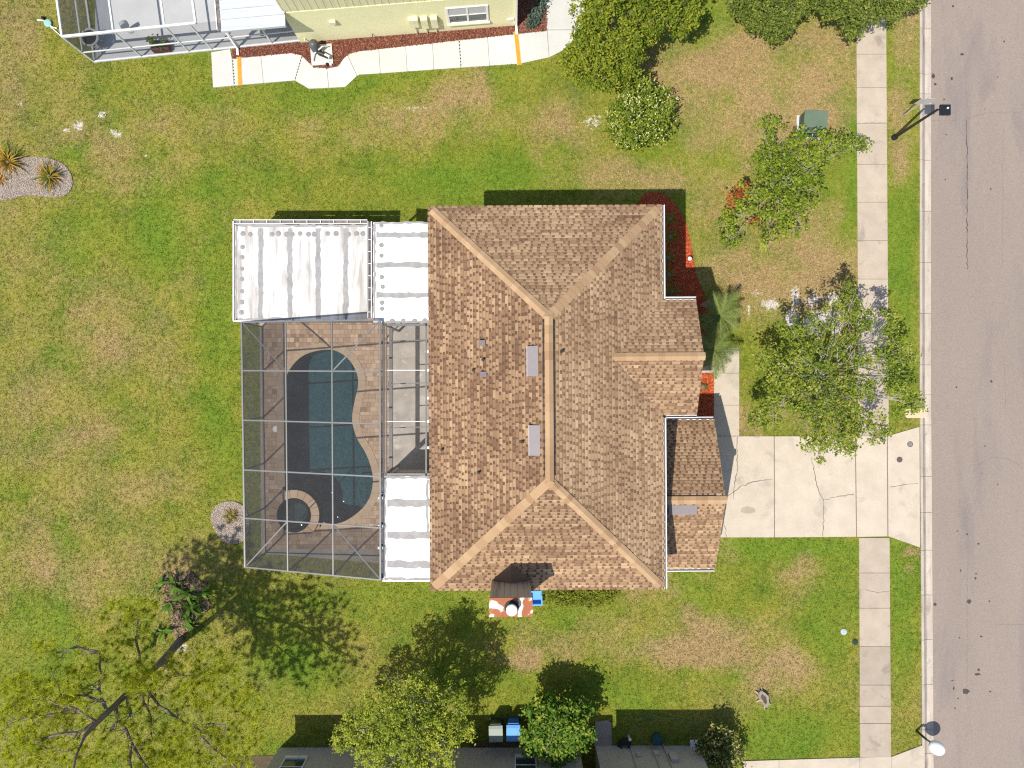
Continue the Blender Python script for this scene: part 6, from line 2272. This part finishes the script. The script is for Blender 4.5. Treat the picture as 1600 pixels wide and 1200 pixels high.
lm = [broad_leaf(.75, .2, .45), broad_leaf(.6, .17, .8), broad_leaf(.9, .16, .3)]
for me_ in lm:
    me_.materials.append(leaf_bright)
for (px, py, n) in ((268, 940, 5), (312, 945, 6), (290, 965, 5), (277, 910, 7), (296, 925, 6), (300, 950, 9), (302, 975, 8), (250, 915, 5), (258, 985, 7), (240, 1000, 5), (318, 925, 6)):
    p = P(px, py) - c
    for k in range(n):
        o = bpy.data.objects.new('leaf', random.choice(lm))
        COL.objects.link(o)
        o.parent = hp_
        o.location = (p.x, p.y, random.uniform(.02, .2))
        s = random.uniform(.5, 1.05)
        o.scale = (s, s, s)
        o.rotation_euler = (random.uniform(-.3, .3), random.uniform(-.5, .1), random.uniform(0, 2 * PI))
stk = MB()
for k in range(110):
    p = P(random.gauss(283, 22), random.gauss(945, 28)) - c
    a = random.uniform(0, 2 * PI)
    l_ = random.uniform(.2, .7)
    stk.tube([(p.x, p.y, random.uniform(.02, .25)), (p.x + l_ * .5 * math.cos(a), p.y + l_ * .5 * math.sin(a), random.uniform(.05, .3)), (p.x + l_ * math.cos(a + .3), p.y + l_ * math.sin(a + .3), random.uniform(.02, .2))], [.018, .014, .008], 4, random.random())
obj('dead_stalks', stk, debris_m, hp_, kind='stuff')


# 12 rosette plants
def blade_mesh(ln, w, tone, arch=.5):
    m_ = MB()
    n = 5
    prev = None
    for k in range(n + 1):
        t = k / n
        x = ln * (t - .12 * t * t)
        z = ln * (.75 * t - arch * t * t * 1.35) + .03
        hw = w * (1 - t ** 1.6) * .5 + .002
        cur = (Vector((x, hw, z)), Vector((x, 0, z - hw * .5)), Vector((x, -hw, z)))
        tn = min(1, tone * (.45 + .65 * t))
        if prev:
            m_.face([prev[0], prev[1], cur[1], cur[0]], tn)
            m_.face([prev[1], prev[2], cur[2], cur[1]], tn)
        prev = cur
    return m_.mesh('leaf')


def rosette(px, py, label, n, ln, tones, lean=(.75, .75), name='spiky_plant', group='spiky rosette plants', mat=rosette_m, w=.075, zoff=0.0):
    c_ = P(px, py)
    t = thing(name, label, 'plant', (c_.x, c_.y, zoff), 0, group)
    ms = [blade_mesh(ln, w, q, random.uniform(.35, .6)) for q in tones]
    for me_ in ms:
        me_.materials.append(mat)
    for k in range(n):
        o = bpy.data.objects.new('leaf', random.choice(ms))
        COL.objects.link(o)
        o.parent = t
        a = 2.39996 * k
        o.rotation_euler = (random.uniform(-.15, .15), -random.uniform(-.15, 1.0) * (k / n), a)
        s = random.uniform(.75, 1.1) * (1 - .35 * k / n)
        o.scale = (s, s, s)
    obj('stem', MB().lathe(0, 0, [(.12, -.02), (.14, .1), (.06, .2)], 10), debris_m, t)
    return t


rosette(16, 255, 'spiky rosette plant with orange-brown leaves at the picture edge', 66, 1.2, (.85, 1.0, .95, .75, .45), w=.085)
rosette(80, 277, 'spiky rosette plant with green centre and yellow tips in gravel', 60, 1.05, (.5, .65, .8, .4), w=.085)
rosette(2, 282, 'small dry orange rosette below the larger orange plant', 26, .5, (.95, .85, 1.0))
rosette(362, 806, 'small half-dead green rosette in the round gravel ring', 30, .55, (.35, .5, .3, .7))
for i, (px, py, s, lb) in enumerate(((1046, 343, .50, 'nearest the roof corner'), (1046, 371, .62, 'second from the roof corner'), (1043, 404, .55, 'in the middle of the bed'), (1044, 430, .46, 'just beyond the middle of the bed'), (1049, 455, .6, 'closest to the front bump-out'))):
    rosette(px, py, 'spiky dark green shrub in shaded red mulch, ' + lb, 34, s * 1.15, (.5, .6, .7), name='bedding_plant', group='spiky shrubs along the front wall', zoff=.02, w=.06)
rosette(1097, 604, 'single small spiky plant in the square red mulch bed', 22, .38, (.25, .35), name='bedding_plant', zoff=.02, w=.06)
for (px, py, lb) in ((838, 22, 'low blue-green plant in the dark bed, nearer the path corner'), (832, 38, 'low blue-green plant in the dark bed beside the downspout'), (846, 5, 'low blue-green plant at the top of the dark bed')):
    c = P(px, py)
    t = thing('bedding_plant', lb, 'plant', (c.x, c.y, .02), 0, 'low plants in the dark corner bed')
    obj('foliage', leaf_cloud([(c.x, c.y, .18, .28, .28, .18, 260)], .05, .2, .5, px, org=(c.x, c.y, 0)), leafmat('leaf_blue_%d' % px, [(0, (0.04, 0.07, 0.05)), (1, (0.16, 0.22, 0.17))]), t)
c = P(256, 74)
t = thing('potted_plant', 'low dead-brown plant growing in the patio planter', 'plant', (c.x, c.y, .40))
obj('foliage', leaf_cloud([(c.x, c.y, .55, .42, .25, .18, 260)], .045, .2, .3, 44, org=(c.x, c.y, .40)), leaf_dark, t)


# 13 palms
def frond_mesh(ln, tone, droop, dead=False):
    m_ = MB()
    n = 9
    rnd = random
    pts = []
    for k in range(n + 1):
        t = k / n
        pts.append(Vector((ln * (t - .1 * t * t), 0, ln * (.55 * t - droop * t * t))))
    m_.tube(pts, [.02 * (1 - .8 * k / n) + .003 for k in range(n + 1)], 4, .9)
    N_ = 24
    for k in range(2, N_):
        t = k / N_
        i_ = min(n - 1, int(t * n))
        p = pts[i_].lerp(pts[i_ + 1], t * n - i_)
        l_ = ln * .34 * math.sin(PI * (.15 + .8 * t)) * rnd.uniform(.8, 1.1)
        for sg in (-1, 1):
            d = Vector((.55, sg * .85, -.25 + rnd.uniform(-.15, .15))).normalized() * l_
            m_.face([p + Vector((-.024, 0, 0)), p + Vector((.024, 0, 0)), p + d], min(1, max(0, tone + rnd.uniform(-.2, .2))))
    return m_.mesh('frond')


def palm(px, py, h, label, fr, ndead, seed):
    random.seed(seed)
    c_ = P(px, py)
    t = thing('palm', label, 'palm', (c_.x, c_.y, 0), 0, 'small palms by the front walk')
    obj('trunk', MB().tube([(0, 0, -.05), (.02, .02, h * .5), (0, 0, h)], [.11, .09, .08], 9), bark_grey, t)
    ms = [frond_mesh(1.5, .6, .55), frond_mesh(1.3, .75, .7), frond_mesh(1.6, .4, .5)]
    md = [frond_mesh(1.35, .6, .9, True)]
    for me_ in ms:
        me_.materials.append(frond_m)
    for me_ in md:
        me_.materials.append(frond_dead)
    for k in range(fr + ndead):
        o = bpy.data.objects.new('frond', random.choice(ms if k < fr else md))
        COL.objects.link(o)
        o.parent = t
        o.location = (0, 0, h - .02)
        a = 2.39996 * k
        o.rotation_euler = (random.uniform(-.2, .2), -random.uniform(-.1, .55) if k < fr else random.uniform(.3, .8), a)
        s = random.uniform(.65, 1.0)
        o.scale = (s, s, s)


palm(1112, 497, 1.25, 'ragged palm with bright fronds and dead stalks beside the bump-out', 13, 9, 5)
palm(1104, 548, 1.0, 'smaller palm leaning over the end of the front path', 11, 6, 6)
random.seed(99)

print('objects', len(bpy.data.objects), 'polys', sum(len(m.polygons) for m in bpy.data.meshes))
